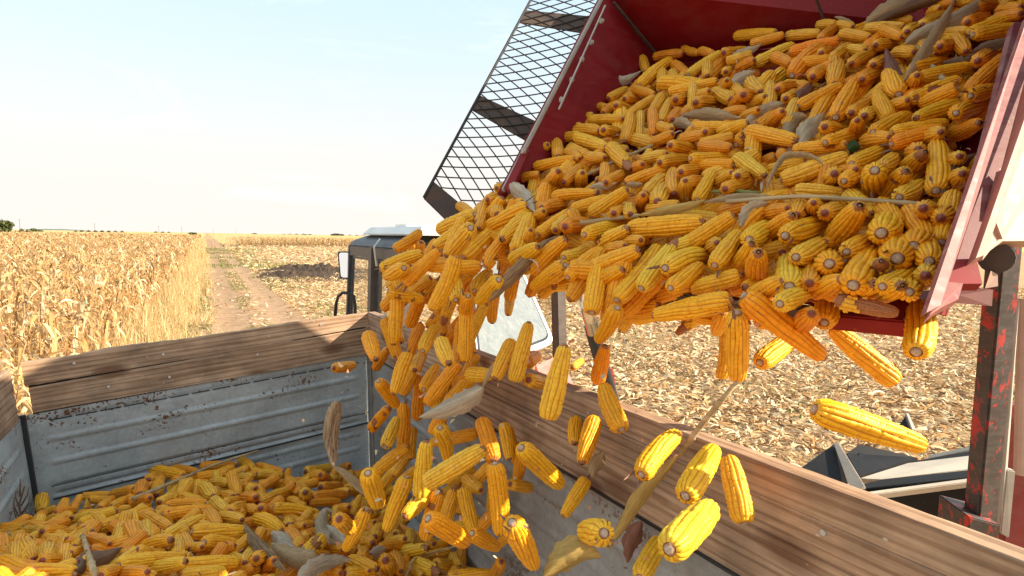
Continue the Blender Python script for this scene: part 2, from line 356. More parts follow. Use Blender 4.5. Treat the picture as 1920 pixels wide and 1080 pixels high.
cr = nt.nodes.new('ShaderNodeValToRGB')
cr.color_ramp.elements[0].position = 0.56; cr.color_ramp.elements[0].color = (0, 0, 0, 1)
cr.color_ramp.elements[1].position = 0.95; cr.color_ramp.elements[1].color = (0.75, 0.75, 0.75, 1)
mx = nt.nodes.new('ShaderNodeMix'); mx.data_type = 'RGBA'
mx.inputs[7].default_value = (3.5, 3.45, 3.4, 1)
L = nt.links.new
L(tc.outputs['Generated'], mp.inputs['Vector']); L(mp.outputs['Vector'], nz.inputs['Vector'])
L(nz.outputs['Fac'], cr.inputs['Fac']); L(cr.outputs['Color'], mx.inputs[0])
# thin autumn haze: the clear sky veiled evenly, whiter and warmer towards the horizon
sep = nt.nodes.new('ShaderNodeSeparateXYZ'); L(tc.outputs['Generated'], sep.inputs[0])
hz1 = nt.nodes.new('ShaderNodeMix'); hz1.data_type = 'RGBA'; hz1.inputs[0].default_value = 0.8; hz1.inputs[7].default_value = (2.1, 2.7, 2.95, 1)
hr = nt.nodes.new('ShaderNodeValToRGB')
for e, (q, c) in zip(hr.color_ramp.elements, ((0.0, 1.0), (0.42, 0.0))): e.position = q; e.color = (c, c, c, 1)
hr.color_ramp.interpolation = 'EASE'
hz2 = nt.nodes.new('ShaderNodeMix'); hz2.data_type = 'RGBA'; hz2.inputs[7].default_value = (2.85, 2.64, 2.44, 1)
L(sky.outputs['Color'], hz1.inputs[6]); L(sep.outputs[2], hr.inputs['Fac']); L(hr.outputs['Color'], hz2.inputs[0]); L(hz1.outputs[2], hz2.inputs[6])
L(hz2.outputs[2], mx.inputs[6]); L(mx.outputs[2], bg.inputs['Color'])
bg.inputs['Strength'].default_value = 0.145
L(bg.outputs[0], out.inputs['Surface'])
sd = bpy.data.lights.new('sun', 'SUN'); sd.energy = 4.5; sd.angle = math.radians(0.53); sd.color = (1.0, 0.87, 0.68)
sun = bpy.data.objects.new('sun', sd); COL.objects.link(sun)
sdir = Vector((math.sin(SUN_AZ) * math.cos(SUN_EL), math.cos(SUN_AZ) * math.cos(SUN_EL), math.sin(SUN_EL)))
sun.rotation_euler = (-sdir).to_track_quat('-Z', 'Y').to_euler()
sun.location = (0, 0, 20)

# ------------------------------------------------------------------ field directions
hd = R @ Vector(((387 - 960) / F, (540 - 443) / F, -1)); hd.z = 0; hd.normalize()   # along the track
hs = Vector((hd.y, -hd.x, 0))                                                      # to the right of the track
T0 = ground(482, 600); T0.z = 0                                                    # a point of the track's middle
T0n, hdn, hsn = np.array(T0), np.array(hd), np.array(hs)

def m_ground():
    t = NT('stubble_earth')
    p = t.geo()
    n1 = t.noise(p, 0.35, 6, 0.6); n2 = t.noise(p, 9, 6, 0.7); n3 = t.noise(p, 0.02, 4, 0.55)
    c = t.ramp(n2, [(0.3, (0.15, 0.095, 0.052)), (0.5, (0.33, 0.22, 0.12)), (0.7, (0.48, 0.34, 0.19))])
    c = t.mix(c, (0.42, 0.29, 0.155), t.ramp(n1, [(0.3, 0.15), (0.7, 0.6)]))
    c = t.mix(c, (0.30, 0.22, 0.10), t.ramp(n3, [(0.45, 0.0), (0.65, 0.5)]))
    return t.bsdf(c, 0.95, 0, n2, 0.6, 0.04, 0.1)
def m_track():
    t = NT('track_earth')
    p = t.geo()
    n2 = t.noise(p, 3.0, 6, 0.65); n3 = t.noise(p, 22, 4, 0.6)
    c = t.ramp(n2, [(0.3, (0.25, 0.155, 0.09)), (0.55, (0.37, 0.24, 0.145)), (0.75, (0.45, 0.31, 0.19))])
    c = t.mix(c, t.ramp(n3, [(0.3, 0.72), (0.65, 1.05)]), 0.8, 'MULTIPLY')
    return t.bsdf(c, 0.95, 0, n3, 0.5, 0.03, 0.1)
def m_soil():
    t = NT('ploughed_soil')
    p = t.geo()
    n2 = t.noise(p, 6.0, 6, 0.7)
    c = t.ramp(n2, [(0.3, (0.028, 0.018, 0.013)), (0.55, (0.075, 0.05, 0.035)), (0.8, (0.20, 0.135, 0.085))])
    return t.bsdf(c, 0.95, 0, n2, 0.7, 0.05, 0.1)

# ground: one sheet to the horizon, finer near the eye
radii = [0, 2, 5, 9, 14, 20, 30, 45, 70, 110, 180, 300, 600, 1200, 2500, 5000, 9000]
V, Q = [], []
for i, r in enumerate(radii):
    for j in range(64):
        a = 2 * math.pi * j / 64
        V.append((r * math.cos(a), r * math.sin(a) + 10, 0.0))
for i in range(len(radii) - 1):
    for j in range(64):
        j2 = (j + 1) % 64
        Q.append((i * 64 + j, (i + 1) * 64 + j, (i + 1) * 64 + j2, i * 64 + j2))
tag(link('ground', np_mesh('ground', V, Q), m_ground()), 'harvested stubble field of pale maize litter under the machines', 'ground', kind='structure')

def strip(name, s0, s1, left, right, ns, nl, mat, zf, label, cat, wob=0.12):
    V = np.zeros((ns + 1, nl + 1, 3)); r2 = np.random.default_rng(len(name))
    ss = s0 + (s1 - s0) * np.linspace(0, 1, ns + 1) ** 2
    nl_ = np.cumsum(r2.normal(0, wob, ns + 1)); nl_ -= np.linspace(nl_[0], nl_[-1], ns + 1)
    nr_ = np.cumsum(r2.normal(0, wob, ns + 1)); nr_ -= np.linspace(nr_[0], nr_[-1], ns + 1)
    for i, s in enumerate(ss):
        a, b = left + np.clip(nl_[i], -.35, .35), right + np.clip(nr_[i], -.35, .35)
        for k in range(nl + 1):
            u = k / nl
            P = T0n + hdn * s + hsn * (a + (b - a) * u)
            V[i, k] = P; V[i, k, 2] = zf(s, a + (b - a) * u, u)
    idx = np.arange((ns + 1) * (nl + 1)).reshape(ns + 1, nl + 1)
    Q = np.stack([idx[:-1, :-1], idx[1:, :-1], idx[1:, 1:], idx[:-1, 1:]], -1).reshape(-1, 4)
    return tag(link(name, np_mesh(name, V, Q, smooth=True), mat), label, cat, kind='structure')
# lateral offsets of the wheel ruts, read where they meet the trailer's rim
def lat(px, py):
    return (ground(px, py) - T0).dot(hs)
RL, RR = lat(428, 600), lat(537, 600)
print('ruts', RL, RR, 'T0', T0, 'hd', hd)
wr = random.Random(3)
strip('dirt_track', -12, 260, RL - 1.0, RR + 0.9, 170, 26, m_track(),
      lambda s, l, u: 0.006 + 0.05 * (1 - math.exp(-((l - RL) / 0.42) ** 2) - math.exp(-((l - RR) / 0.42) ** 2) + 0.2) * (0.3 + 0.7 * min(1, 8 * u * (1 - u))) * (0.8 + wr.random() * 0.4),
      'bare dirt farm track with two wheel ruts and a grassy middle', 'track')

# ------------------------------------------------------------------ scattered strips
def ribbons(P, yaw, pitch, roll, Ln, Wd, arch, nseg=3, side=0.0):
    """leaf strips: P (n,3) middle points; returns V, Q"""
    n = len(P); t = np.linspace(-0.5, 0.5, nseg + 1)
    d = np.stack([np.cos(yaw) * np.cos(pitch), np.sin(yaw) * np.cos(pitch), np.sin(pitch)], -1)
    s = np.stack([-np.sin(yaw), np.cos(yaw), np.zeros(n)], -1)
    nrm = np.cross(d, s); sr = s * np.cos(roll)[:, None] + nrm * np.sin(roll)[:, None]
    V = np.zeros((n, nseg + 1, 2, 3))
    for i, ti in enumerate(t):
        c = P + d * (ti * Ln)[:, None] + nrm * (arch * Ln * (0.25 - ti * ti) * 2)[:, None] + s * (side * Ln * ti * ti * 2)[:, None]
        wd = (Wd * (1 - 0.85 * abs(2 * ti) ** 3) / 2)[:, None]
        V[:, i, 0] = c - sr * wd; V[:, i, 1] = c + sr * wd
    idx = np.arange(n * (nseg + 1) * 2).reshape(n, nseg + 1, 2)
    Q = np.stack([idx[:, :-1, 0], idx[:, 1:, 0], idx[:, 1:, 1], idx[:, :-1, 1]], -1).reshape(-1, 4)
    return V.reshape(-1, 3), Q, (nseg + 1) * 2
def palette(n, cols, probs, jit=0.14):
    cols = np.array(cols); c = cols[rng.choice(len(cols), n, p=probs)]
    return np.clip(c * (1 + rng.normal(0, jit, (n, 1))), 0.01, 0.9)
class Pile:
    def __init__(s): s.V = []; s.Q = []; s.C = []; s.k = 0
    def add(s, V, Q, C):
        s.V.append(V); s.Q.append(Q + s.k); s.C.append(C); s.k += len(V)
    def mesh(s, name): return np_mesh(name, np.concatenate(s.V), np.concatenate(s.Q), np.concatenate(s.C))
STRAW = [(0.68, 0.48, 0.26), (0.80, 0.64, 0.41), (0.46, 0.28, 0.13), (0.34, 0.19, 0.085), (0.54, 0.29, 0.11), (0.18, 0.105, 0.06)]
SP = [0.30, 0.24, 0.16, 0.13, 0.08, 0.09]
m_lit = m_leafattr('dry_litter', 0.8, 0.15)
lit = Pile()
def on_track(P):
    l = (P - T0n) @ hsn
    return ((np.abs(l - RL) < 0.5) | (np.abs(l - RR) < 0.5)), l
def scatter(n, d0, d1, x0, x1, scale, zmax, keep=1.0):
    """uniform over the wedge of ground between two photo columns and two distances"""
    d = np.sqrt(rng.uniform(d0 * d0, d1 * d1, n)); px = rng.uniform(x0, x1, n)
    fw = np.array(Yw_w); rt = np.array(Xw_w)
    P = fw[None] * d[:, None] + rt[None] * ((px - 960) / F * d)[:, None]
    P[:, 2] = 0
    return P
Yw_w = Vector((0, 1, 0)); Xw_w = Vector((1, 0, 0))
def litter(n, d0, d1, x0, x1, lmin, lmax, wmin, wmax, z, pile):
    P = scatter(n, d0, d1, x0, x1, 1, 0)
    tr, l = on_track(P)
    keep = ~tr | (rng.random(n) < 0.05)
    keep &= (l > RL - 0.7)
    mid = (l > RL) & (l < RR)
    keep &= ~mid | (rng.random(n) < 0.4)
    P = P[keep]; n = len(P)
    P[:, 2] = rng.uniform(0.008, z, n)
    Ln = rng.uniform(lmin, lmax, n) * rng.choice([0.6, 1, 1.35], n); Wd = rng.uniform(wmin, wmax, n)
    V, Q, k = ribbons(P, rng.uniform(0, 6.283, n), rng.normal(0, 0.28, n), rng.normal(0, 0.55, n), Ln, Wd, rng.normal(0.1, 0.22, n), 3, rng.normal(0, 0.25, n)[:, None] if False else 0.0)
    V[:, 2] = np.maximum(V[:, 2], 0.006)
    pile.add(V, Q, np.repeat(palette(n, STRAW, SP), k, 0))
litter(24000, 4.5, 15, 860, 2080, 0.08, 0.26, 0.018, 0.052, 0.09, lit)
litter(42000, 15, 38, 930, 1980, 0.12, 0.32, 0.026, 0.065, 0.11, lit)
litter(9000, 38, 110, 600, 1700, 0.25, 0.6, 0.05, 0.12, 0.12, lit)
litter(30000, 9, 42, 380, 940, 0.10, 0.30, 0.018, 0.05, 0.13, lit)
litter(22000, 42, 150, 380, 940, 0.25, 0.6, 0.05, 0.12, 0.14, lit)
tag(link('maize_litter', lit.mesh('maize_litter'), m_lit), 'broken pale maize leaves littering the harvested field', 'leaf litter', kind='stuff')

# ------------------------------------------------------------------ grass: the green strip and weeds of the track, pale weeds by the corn
def blades(P, hmin, hmax, wmin, wmax, lean=0.35):
    n = len(P); h = rng.uniform(hmin, hmax, n); P = P.copy(); P[:, 2] = h * 0.42
    V, Q, k = ribbons(P, rng.uniform(0, 6.283, n), np.pi / 2 - np.abs(rng.normal(0, lean, n)), rng.uniform(0, 3, n), h, rng.uniform(wmin, wmax, n), rng.normal(0, 0.2, n), 2)
    return V, Q, k, n
GREEN = [(0.10, 0.15, 0.03), (0.16, 0.20, 0.05), (0.25, 0.24, 0.09), (0.38, 0.32, 0.15)]
gr = Pile()
def track_pts(n, s0, s1, l0, l1, pw=1.6):
    s = s0 + (s1 - s0) * rng.random(n) ** pw
    return T0n + s[:, None] * hdn + rng.uniform(l0, l1, n)[:, None] * hsn
from mathutils import noise as mnoise
def patchy(P, sc, thr, off=0.0):
    v = np.array([mnoise.noise(Vector((p[0] * sc + off, p[1] * sc, 0.3))) for p in P])
    return P[v > thr]
for (n, l0, l1, thr, hh) in ((15000, RL + 0.45, RR - 0.45, -0.12, 0.16), (16000, RR + 0.4, RR + 3.4, 0.02, 0.18), (6000, RL - .9, RR + 1.5, 0.2, 0.13), (7000, RL - 1.15, RL - 0.45, -0.1, 0.2)):
    P = patchy(track_pts(n, -8, 95, l0, l1, 1.25), 0.3, thr)
    V, Q, k, m = blades(P, 0.05, hh, 0.012, 0.035, 0.5)
    gr.add(V, Q, np.repeat(palette(m, GREEN, [0.3, 0.3, 0.25, 0.15]), k, 0))
P = patchy(scatter(16000, 5, 26, 880, 2050, 1, 0), 0.55, 0.22, 7.0)
V, Q, k, m = blades(P, 0.04, 0.16, 0.01, 0.03, 0.6)
gr.add(V, Q, np.repeat(palette(m, GREEN, [0.35, 0.35, 0.2, 0.1]), k, 0))
P = patchy(track_pts(7000, 14, 95, RL - .6, RR + 5.5, 1.0), .16, .16, 5.0)
V, Q, k, m = blades(P, 0.1, 0.26, 0.04, 0.1, 0.7)
gr.add(V, Q, np.repeat(palette(m, GREEN, [0.25, 0.35, 0.25, 0.15]), k, 0))
tag(link('weeds', gr.mesh('weeds'), m_leafattr('weed_green', 0.7, 0.3)), 'low green weeds along the track and through the stubble', 'weeds', kind='stuff')
BL = RL - 1.95           # the corn's edge row, left of the left rut
dg = Pile()
PALE = [(0.62, 0.44, 0.21), (0.72, 0.56, 0.31), (0.5, 0.33, 0.14), (0.42, 0.32, 0.12)]
P = patchy(track_pts(34000, -14, 45, BL - 0.5, RL - 0.45, 1.5), 1.1, -.12, 3.0)
P = P[np.array([((p - T0n) @ hsn) < RL - 1.2 + .7 * mnoise.noise(Vector((((p - T0n) @ hdn) * .5, 2.2, 0))) for p in P])]
V, Q, k, m = blades(P, 0.35, 1.25, 0.006, 0.022, 0.5)
dg.add(V, Q, np.repeat(palette(m, PALE, [0.4, 0.25, 0.25, 0.1]), k, 0))
P = track_pts(9000, 45, 180, BL - 0.3, RL - 0.8, 1.3)
V, Q, k, m = blades(P, 0.5, 1.2, 0.03, 0.07, 0.45)
dg.add(V, Q, np.repeat(palette(m, PALE, [0.4, 0.25, 0.25, 0.1]), k, 0))
P = patchy(track_pts(13000, -14, 60, RL - 1.6, RL - 0.35, 1.4), .8, .0, 9.0)
V, Q, k, m = blades(P, 0.12, 0.6, 0.006, 0.018, 0.75)
dg.add(V, Q, np.repeat(palette(m, PALE, [0.4, 0.3, 0.2, 0.1]), k, 0))
tag(link('dry_grass', dg.mesh('dry_grass'), m_leafattr('dry_grass', 0.8, 0.3)), 'tall pale dry grass between the corn and the track', 'dry grass', kind='stuff')

# ------------------------------------------------------------------ standing dry corn
CORN = [(0.66, 0.42, 0.185), (0.76, 0.56, 0.31), (0.53, 0.305, 0.115), (0.26, 0.14, 0.058), (0.80, 0.66, 0.43)]
CP = [0.34, 0.23, 0.2, 0.13, 0.1]
def corn_plants(B, nleaf, nseg, hmin, hmax, lw, pile, ears=True, leafscale=1.0, strip_tassel=True):
    n = len(B)
    hh = rng.uniform(hmin, hmax, n)
    lean = rng.normal(0, 0.16, (n, 2))
    def stalkpt(u):       # u (n,)
        return B + np.stack([lean[:, 0] * u * hh, lean[:, 1] * u * hh, u * hh], -1)
    cstem = palette(n, CORN, CP)
    # stalks: two crossed strips
    for ya in (0.3, 1.9):
        V = np.zeros((n, 2, 2, 3)); w_ = 0.012 * leafscale
        for i, u in enumerate((0.0, 1.0)):
            c = stalkpt(np.full(n, u)); ww = w_ * (1 - 0.6 * u)
            V[:, i, 0] = c - np.array([math.cos(ya), math.sin(ya), 0]) * ww; V[:, i, 1] = c + np.array([math.cos(ya), math.sin(ya), 0]) * ww
        idx = np.arange(n * 4).reshape(n, 2, 2)
        Q = np.stack([idx[:, 0, 0], idx[:, 1, 0], idx[:, 1, 1], idx[:, 0, 1]], -1)
        pile.add(V.reshape(-1, 3), Q, np.repeat(cstem, 4, 0))
    for k in range(nleaf):
        u = np.clip((k + rng.random(n)) / nleaf * 0.8 + 0.2, 0, 1)
        b = stalkpt(u); yaw = rng.uniform(0, 6.283, n)
        Ln = rng.uniform(0.25, 0.6, n) * leafscale
        lift = rng.uniform(-0.5, 1.1, n); droop = rng.uniform(0.3, 2.0, n)
        d = np.stack([np.cos(yaw), np.sin(yaw), np.zeros(n)], -1)
        sd_ = np.stack([-np.sin(yaw), np.cos(yaw), np.zeros(n)], -1)
        tw = rng.normal(0, 1.6, n)
        V = np.zeros((n, nseg + 1, 2, 3)); w0 = rng.uniform(0.6, 1.3, n) * lw
        for i in range(nseg + 1):
            t = i / nseg
            c = b + d * (Ln * (0.75 * t - 0.15 * t * t))[:, None]
            c[:, 2] += Ln * (lift * t - droop * t * t * 0.75)
            wt = w0 * (0.45 + 1.4 * t - 1.8 * t * t)
            an = tw * t
            sv = sd_ * np.cos(an)[:, None] + np.array([0, 0, 1.0]) * np.sin(an)[:, None]
            V[:, i, 0] = c - sv * wt[:, None] / 2; V[:, i, 1] = c + sv * wt[:, None] / 2
        idx = np.arange(n * (nseg + 1) * 2).reshape(n, nseg + 1, 2)
        Q = np.stack([idx[:, :-1, 0], idx[:, 1:, 0], idx[:, 1:, 1], idx[:, :-1, 1]], -1).reshape(-1, 4)
        V[..., 2] = np.maximum(V[..., 2], 0.02)
        pile.add(V.reshape(-1, 3), Q, np.repeat(palette(n, CORN, CP, 0.2), (nseg + 1) * 2, 0))
    if ears:              # hanging husked ears
        u = rng.uniform(0.4, 0.6, n); b = stalkpt(u); yaw = rng.uniform(0, 6.283, n)
        d = np.stack([np.cos(yaw) * 0.6, np.sin(yaw) * 0.6, -0.8 * np.ones(n)], -1)
        e1 = np.stack([-np.sin(yaw), np.cos(yaw), np.zeros(n)], -1); e2 = np.cross(d, e1)
        rs = [0.008, 0.03, 0.028, 0.006]; V = np.zeros((n, 4, 5, 3))
        for i, r in enumerate(rs):
            c = b + d * (0.26 * i / 3 + 0.02)
            for j in range(5):
                a = 2 * math.pi * j / 5
                V[:, i, j] = c + (e1 * math.cos(a) + e2 * math.sin(a)) * r
        idx = np.arange(n * 20).reshape(n, 4, 5); nx = np.roll(idx, -1, 2)
        Q = np.stack([idx[:, :-1], nx[:, :-1], nx[:, 1:], idx[:, 1:]], -1).reshape(-1, 4)
        pile.add(V.reshape(-1, 3), Q, np.repeat(palette(n, [(0.70, 0.58, 0.36), (0.62, 0.45, 0.22)], [0.6, 0.4]), 20, 0))
def in_view(P, m=60, dmin=0):
    c = (P - np.array(CAM)) @ np.array(R)
    d = -c[:, 2]; px = 960 + F * c[:, 0] / np.maximum(d, .01)
    return (d > dmin) & (px > -m - 200 / np.maximum(d, 1)) & (px < 1500)
def rows(l0, l1, s0, s1, gap, step):
    pts = []
    for l in np.arange(l0, l1, gap):
        s = np.arange(s0, s1, step)
        s = s + rng.normal(0, step * 0.25, len(s)); ll = l + rng.normal(0, 0.06, len(s))
        pts.append(T0n + s[:, None] * hdn + ll[:, None] * hsn)
    P = np.concatenate(pts); return P[in_view(P)]
cornm = m_leafattr('dry_corn_leaf', 0.8, 0.4)
fl = Pile()
P = rows(BL - 45, BL, -16, 60, 0.62, 0.2); P[:, 2] = 0
dist = np.linalg.norm(P[:, :2], axis=1)
# keep clear of the trailer's left side
near = P[dist < 13]; mid = P[(dist >= 13) & (dist < 34)]; far = P[(dist >= 34)]
print('corn', len(near), len(mid), len(far))
corn_plants(near, 26, 4, 1.55, 2.0, 0.05, fl, leafscale=.72)
corn_plants(mid, 16, 3, 1.55, 2.02, 0.065, fl, leafscale=.8)
corn_plants(far, 7, 2, 1.65, 2.0, 0.10, fl, ears=False, leafscale=1.1)
P = rows(BL - 160, BL, 60, 260, 1.5, 0.5); P[:, 2] = 0
print('far corn', len(P))
corn_plants(P, 5, 2, 1.6, 1.98, 0.26, fl, ears=False, leafscale=1.7)
me = fl.mesh('standing_corn')
tag(link('standing_corn', me, cornm), 'golden field of dry standing corn left of the track', 'corn field', kind='stuff')
def canopy(name, poly_s, poly_l, z, label):
    """far part of a field: a rough raised canopy with a face of stalks"""
    V, Q = [], []; ns, nl = 60, 60
    for i in range(ns + 1):
        for j in range(nl + 1):
            s = poly_s[0] + (poly_s[1] - poly_s[0]) * (i / ns) ** 2; l = poly_l[0] + (poly_l[1] - poly_l[0]) * j / nl
            p = T0n + s * hdn + l * hsn
            V.append((p[0], p[1], z + rng.normal(0, 0.12) if 0 < i and 0 < j < nl else 0.0))
    for i in range(ns):
        for j in range(nl):
            a = i * (nl + 1) + j; Q.append((a, a + nl + 1, a + nl + 2, a + 1))
    t = NT(name + '_leaf'); nn = t.noise(t.geo(), 1.2, 5, 0.7)
    c = t.ramp(nn, [(0.3, (0.30, 0.18, 0.07)), (0.55, (0.56, 0.38, 0.17)), (0.75, (0.70, 0.52, 0.28))])
    return tag(link(name, np_mesh(name, V, Q), t.bsdf(c, 0.9, 0, nn, 0.8, 0.3, 0.1)), label, 'corn field', kind='stuff')
canopy('far_corn', (258, 2600), (BL - 1500, BL), 1.72, 'far golden corn reaching the horizon left of the track')
# the far field right of the track
S1 = (ground(520, 461) - T0).dot(hd)
fr = Pile()
l0 = RR + 1.2
P = np.concatenate([T0n + (S1 + k * 0.75 + rng.normal(0, 0.1, 520))[:, None] * hdn + (rng.uniform(0, 4)) * hsn + np.linspace(l0, l0 + 190, 520)[:, None] * hsn + rng.normal(0, 0.1, (520, 3)) * [1, 1, 0] for k in range(9)]); P[:, 2] = 0
corn_plants(P, 7, 2, 1.75, 2.15, 0.16, fr, ears=False, leafscale=1.3)
tag(link('corn_strip', fr.mesh('corn_strip'), cornm), 'far wall of dry standing corn behind the stubble', 'corn field', kind='stuff')
canopy('distant_corn', (S1 + 6, 2400), (l0, l0 + 1800), 1.86, 'distant dry corn field beyond the stubble right of the track')

# ploughed dark soil: a low lumpy bank near the tractor, and the dark foot of the far corn
def bank(name, pxs, y0, y1, hgt, label, n=(60, 16), rough=0.5):
    V = []; Q = []
    for i in range(n[0] + 1):
        px = pxs[0] + (pxs[1] - pxs[0]) * i / n[0]
        for j in range(n[1] + 1):
            v = j / n[1]; p = ground(px, y1 + (y0 - y1) * (v ** 0.7))
            e = max(0.0, min(1, 4 * v * (1 - v) * 1.2)) * max(0, min(1, 6 * (i / n[0]) * (1 - i / n[0])))
            e *= max(0.0, min(1.0, .55 + 1.5 * mnoise.noise(Vector((p.x * .22, p.y * .22, 9)))))
            k = 0.2 + rough * (0.5 + mnoise.noise(Vector((p.x * 0.7, p.y * 0.7, 1.7)))) + 0.8 * abs(mnoise.noise(Vector((p.x * 1.9, p.y * 1.9, 4)))) + rng.uniform(0, .25)
            V.append((p.x, p.y, 0.005 + hgt * e * max(0.02, k)))
    for i in range(n[0]):
        for j in range(n[1]):
            a = i * (n[1] + 1) + j; Q.append((a, a + n[1] + 1, a + n[1] + 2, a + 1))
    return tag(link(name, np_mesh(name, V, Q), SOIL), label, 'soil', kind='structure')
SOIL = m_soil()
bank('ploughed_soil', (478, 720), 504, 530, 0.62, 'dark ploughed earth heaped in the stubble beside the tractor', (110, 30))
bank('headland_soil', (405, 1000), 459, 463, 0.03, 'dark bare strip of soil at the foot of the far corn', (60, 4))
# ------------------------------------------------------------------ far hills, trees and poles
t = NT('hill_green'); hn = t.noise(t.geo(), 0.01, 4)
HM = t.bsdf(t.ramp(hn, [(0.3, (0.10, 0.14, 0.13)), (0.7, (0.17, 0.20, 0.17))]), 0.95, spec=0.1)
V, Q = [], []
for i in range(61):
    u = i / 60; p = ground(40 + 130 * u, 433.4 + 0.3 * u, 0); q = Vector((p.x, p.y, 0)).normalized()
    h_ = 18 * math.sin(math.pi * u) ** 0.6 * (0.8 + 0.2 * mnoise.noise(Vector((u * 6, 0, 0))))
    for (d, z) in ((7200, -1), (7600, max(h_, 0)), (8600, -1)):
        V.append((q.x * d, q.y * d, z))
for i in range(60):
    for j in range(2): Q.append((i * 3 + j, i * 3 + 3 + j, i * 3 + 4 + j, i * 3 + 1 + j))
tag(link('hills', np_mesh('hills', V, Q, smooth=True), HM), 'low bluish hills on the horizon', 'hills', kind='structure')
TG = m_leafattr('tree_leaf', 0.7, 0.3); t = NT('bark')
BARK = t.bsdf(t.ramp(t.noise(t.coord('Object', (3, 3, .6)), 6), [(0.3, (0.06, 0.045, 0.03)), (0.7, (0.15, 0.11, 0.08))]), 0.9)
def far_pos(px, dist):
    r = ray(px, 440); r.z = 0; r.normalize()
    return Vector((r.x * dist, r.y * dist, 0))
def tree(px, dist, h, wdt, label, name='tree', tint=1.0, group='trees on the horizon'):
    p = far_pos(px, dist); root = tag(empty(name, p), label, 'tree' if name == 'tree' else 'bush', group)
    mb = MB(); mb.tube([p, p + Vector((0.02 * h, 0, h * 0.3)), p + Vector((-.02 * h, .02 * h, h * 0.62))], h * 0.035, 7, h * 0.012)
    for a in (0.4, 2.3, 4.4):
        mb.tube([p + Vector((0.02 * h, 0, h * 0.3)), p + Vector((math.cos(a) * wdt * .25, math.sin(a) * wdt * .25, h * 0.6))], h * 0.016, 5, h * 0.005)
    mb.build('trunk', BARK, root)
    n = 1500; c = []
    for k in range(9):
        a = rng.uniform(0, 6.28); rr = rng.uniform(0, .33) * wdt
        c.append((math.cos(a) * rr, math.sin(a) * rr, h * rng.uniform(.32, .78), rng.uniform(.16, .27)))
    c = np.array(c); ci = rng.integers(0, len(c), n)
    dirs = rng.normal(size=(n, 3)); dirs /= np.linalg.norm(dirs, axis=1)[:, None]
    P = np.array(p) + c[ci, :3] + dirs * (c[ci, 3] * wdt)[:, None] * rng.uniform(.5, 1.05, (n, 1)) * [1, 1, .8 * h / max(h, wdt)]
    P[:, 2] = np.maximum(P[:, 2], 0.05 * h)
    Vv, Qq, k = ribbons(P, rng.uniform(0, 6.28, n), rng.normal(0, .8, n), rng.normal(0, 1, n), np.full(n, .11 * wdt), np.full(n, .07 * wdt), rng.normal(0, .2, n), 2)
    cc = palette(n, [(0.08, 0.11, 0.035), (0.13, 0.15, 0.05), (0.19, 0.19, 0.075)], [.4, .4, .2]) * tint
    me = np_mesh('crown', Vv - np.array(p), Qq, np.repeat(cc, k, 0))
    link('crown', me, TG, root, Matrix.Translation(p))
tree(-4, 260, 6.2, 10.5, 'large green tree cut off by the left edge of the photo, tallest on the horizon')
tree(68, 420, 3.6, 7.5, 'small round bush on the horizon beside the large tree', 'bush', .9, 'bushes on the horizon')
tree(360, 420, 3.0, 7.0, 'lone dark bush on the horizon above the corn edge', 'bush', .9, 'bushes on the horizon')
tree(478, 600, 3.2, 8.0, 'faint bush on the horizon right of the dirt track', 'bush', 1, 'bushes on the horizon')
tree(573, 700, 3.0, 6.0, 'tiny bush on the horizon over the far corn wall', 'bush', 1, 'bushes on the horizon')
tree(632, 640, 4.2, 14.0, 'wide low bush on the horizon beside the tractor mirror', 'bush', .8, 'bushes on the horizon')
hg = Pile()
for (x0, x1, d, hh, n) in ((20, 66, 330, 2.9, 2600), (130, 245, 520, 2.9, 6500), (275, 330, 640, 3.0, 1200), (520, 600, 900, 3.6, 1400), (640, 700, 900, 3.4, 800)):
    px = rng.uniform(x0, x1, n); P = np.array([far_pos(x, d + rng.uniform(-8, 8)) for x in px])
    taper = np.clip(np.minimum(px - x0, x1 - px) / 14, .35, 1)
    P[:, 2] = rng.uniform(0.2, 1, n) * hh * taper * (0.75 + 0.25 * np.sin(px * .5))
    Vv, Qq, k = ribbons(P, rng.uniform(0, 6.28, n), rng.normal(0, .8, n), rng.normal(0, 1, n), np.full(n, 1.1), np.full(n, .7), rng.normal(0, .2, n), 2)
    hg.add(Vv, Qq, np.repeat(palette(n, [(0.11, 0.12, 0.06), (0.17, 0.16, 0.08), (0.27, 0.22, 0.11)], [.4, .4, .2]), k, 0))
tag(link('hedgerow', hg.mesh('hedgerow'), TG), 'thin far hedgerow line along the horizon', 'hedgerow', kind='stuff')
t = NT('pole_wood'); PW = t.bsdf((0.16, 0.13, 0.11), 0.9)
for (px, d, h, what) in ((38, 460, 9.0, 'tallest utility pole, between the large tree and the small bush'), (178, 560, 8.5, 'utility pole standing over the far hedgerow'), (298, 620, 8.0, 'left of the paired poles near the lone bush'), (341, 640, 8.0, 'utility pole just beside the lone dark bush'), (400, 820, 8.0, 'thin pole above the dirt track on the horizon'), (442, 900, 8.5, 'thinnest utility pole, right of the dirt track')):
    p = far_pos(px, d); root = tag(empty('utility_pole', p), what if 'pole' in what else 'utility pole ' + what, 'pole', 'utility poles on the horizon')
    MB().tube([p, p + Vector((0, 0, h))], 0.17, 8, 0.11).build('shaft', PW, root)
    MB().bar(p + Vector((-.9, 0, h - .5)), p + Vector((.9, 0, h - .5)), .1, .12).build('crossarm', PW, root)
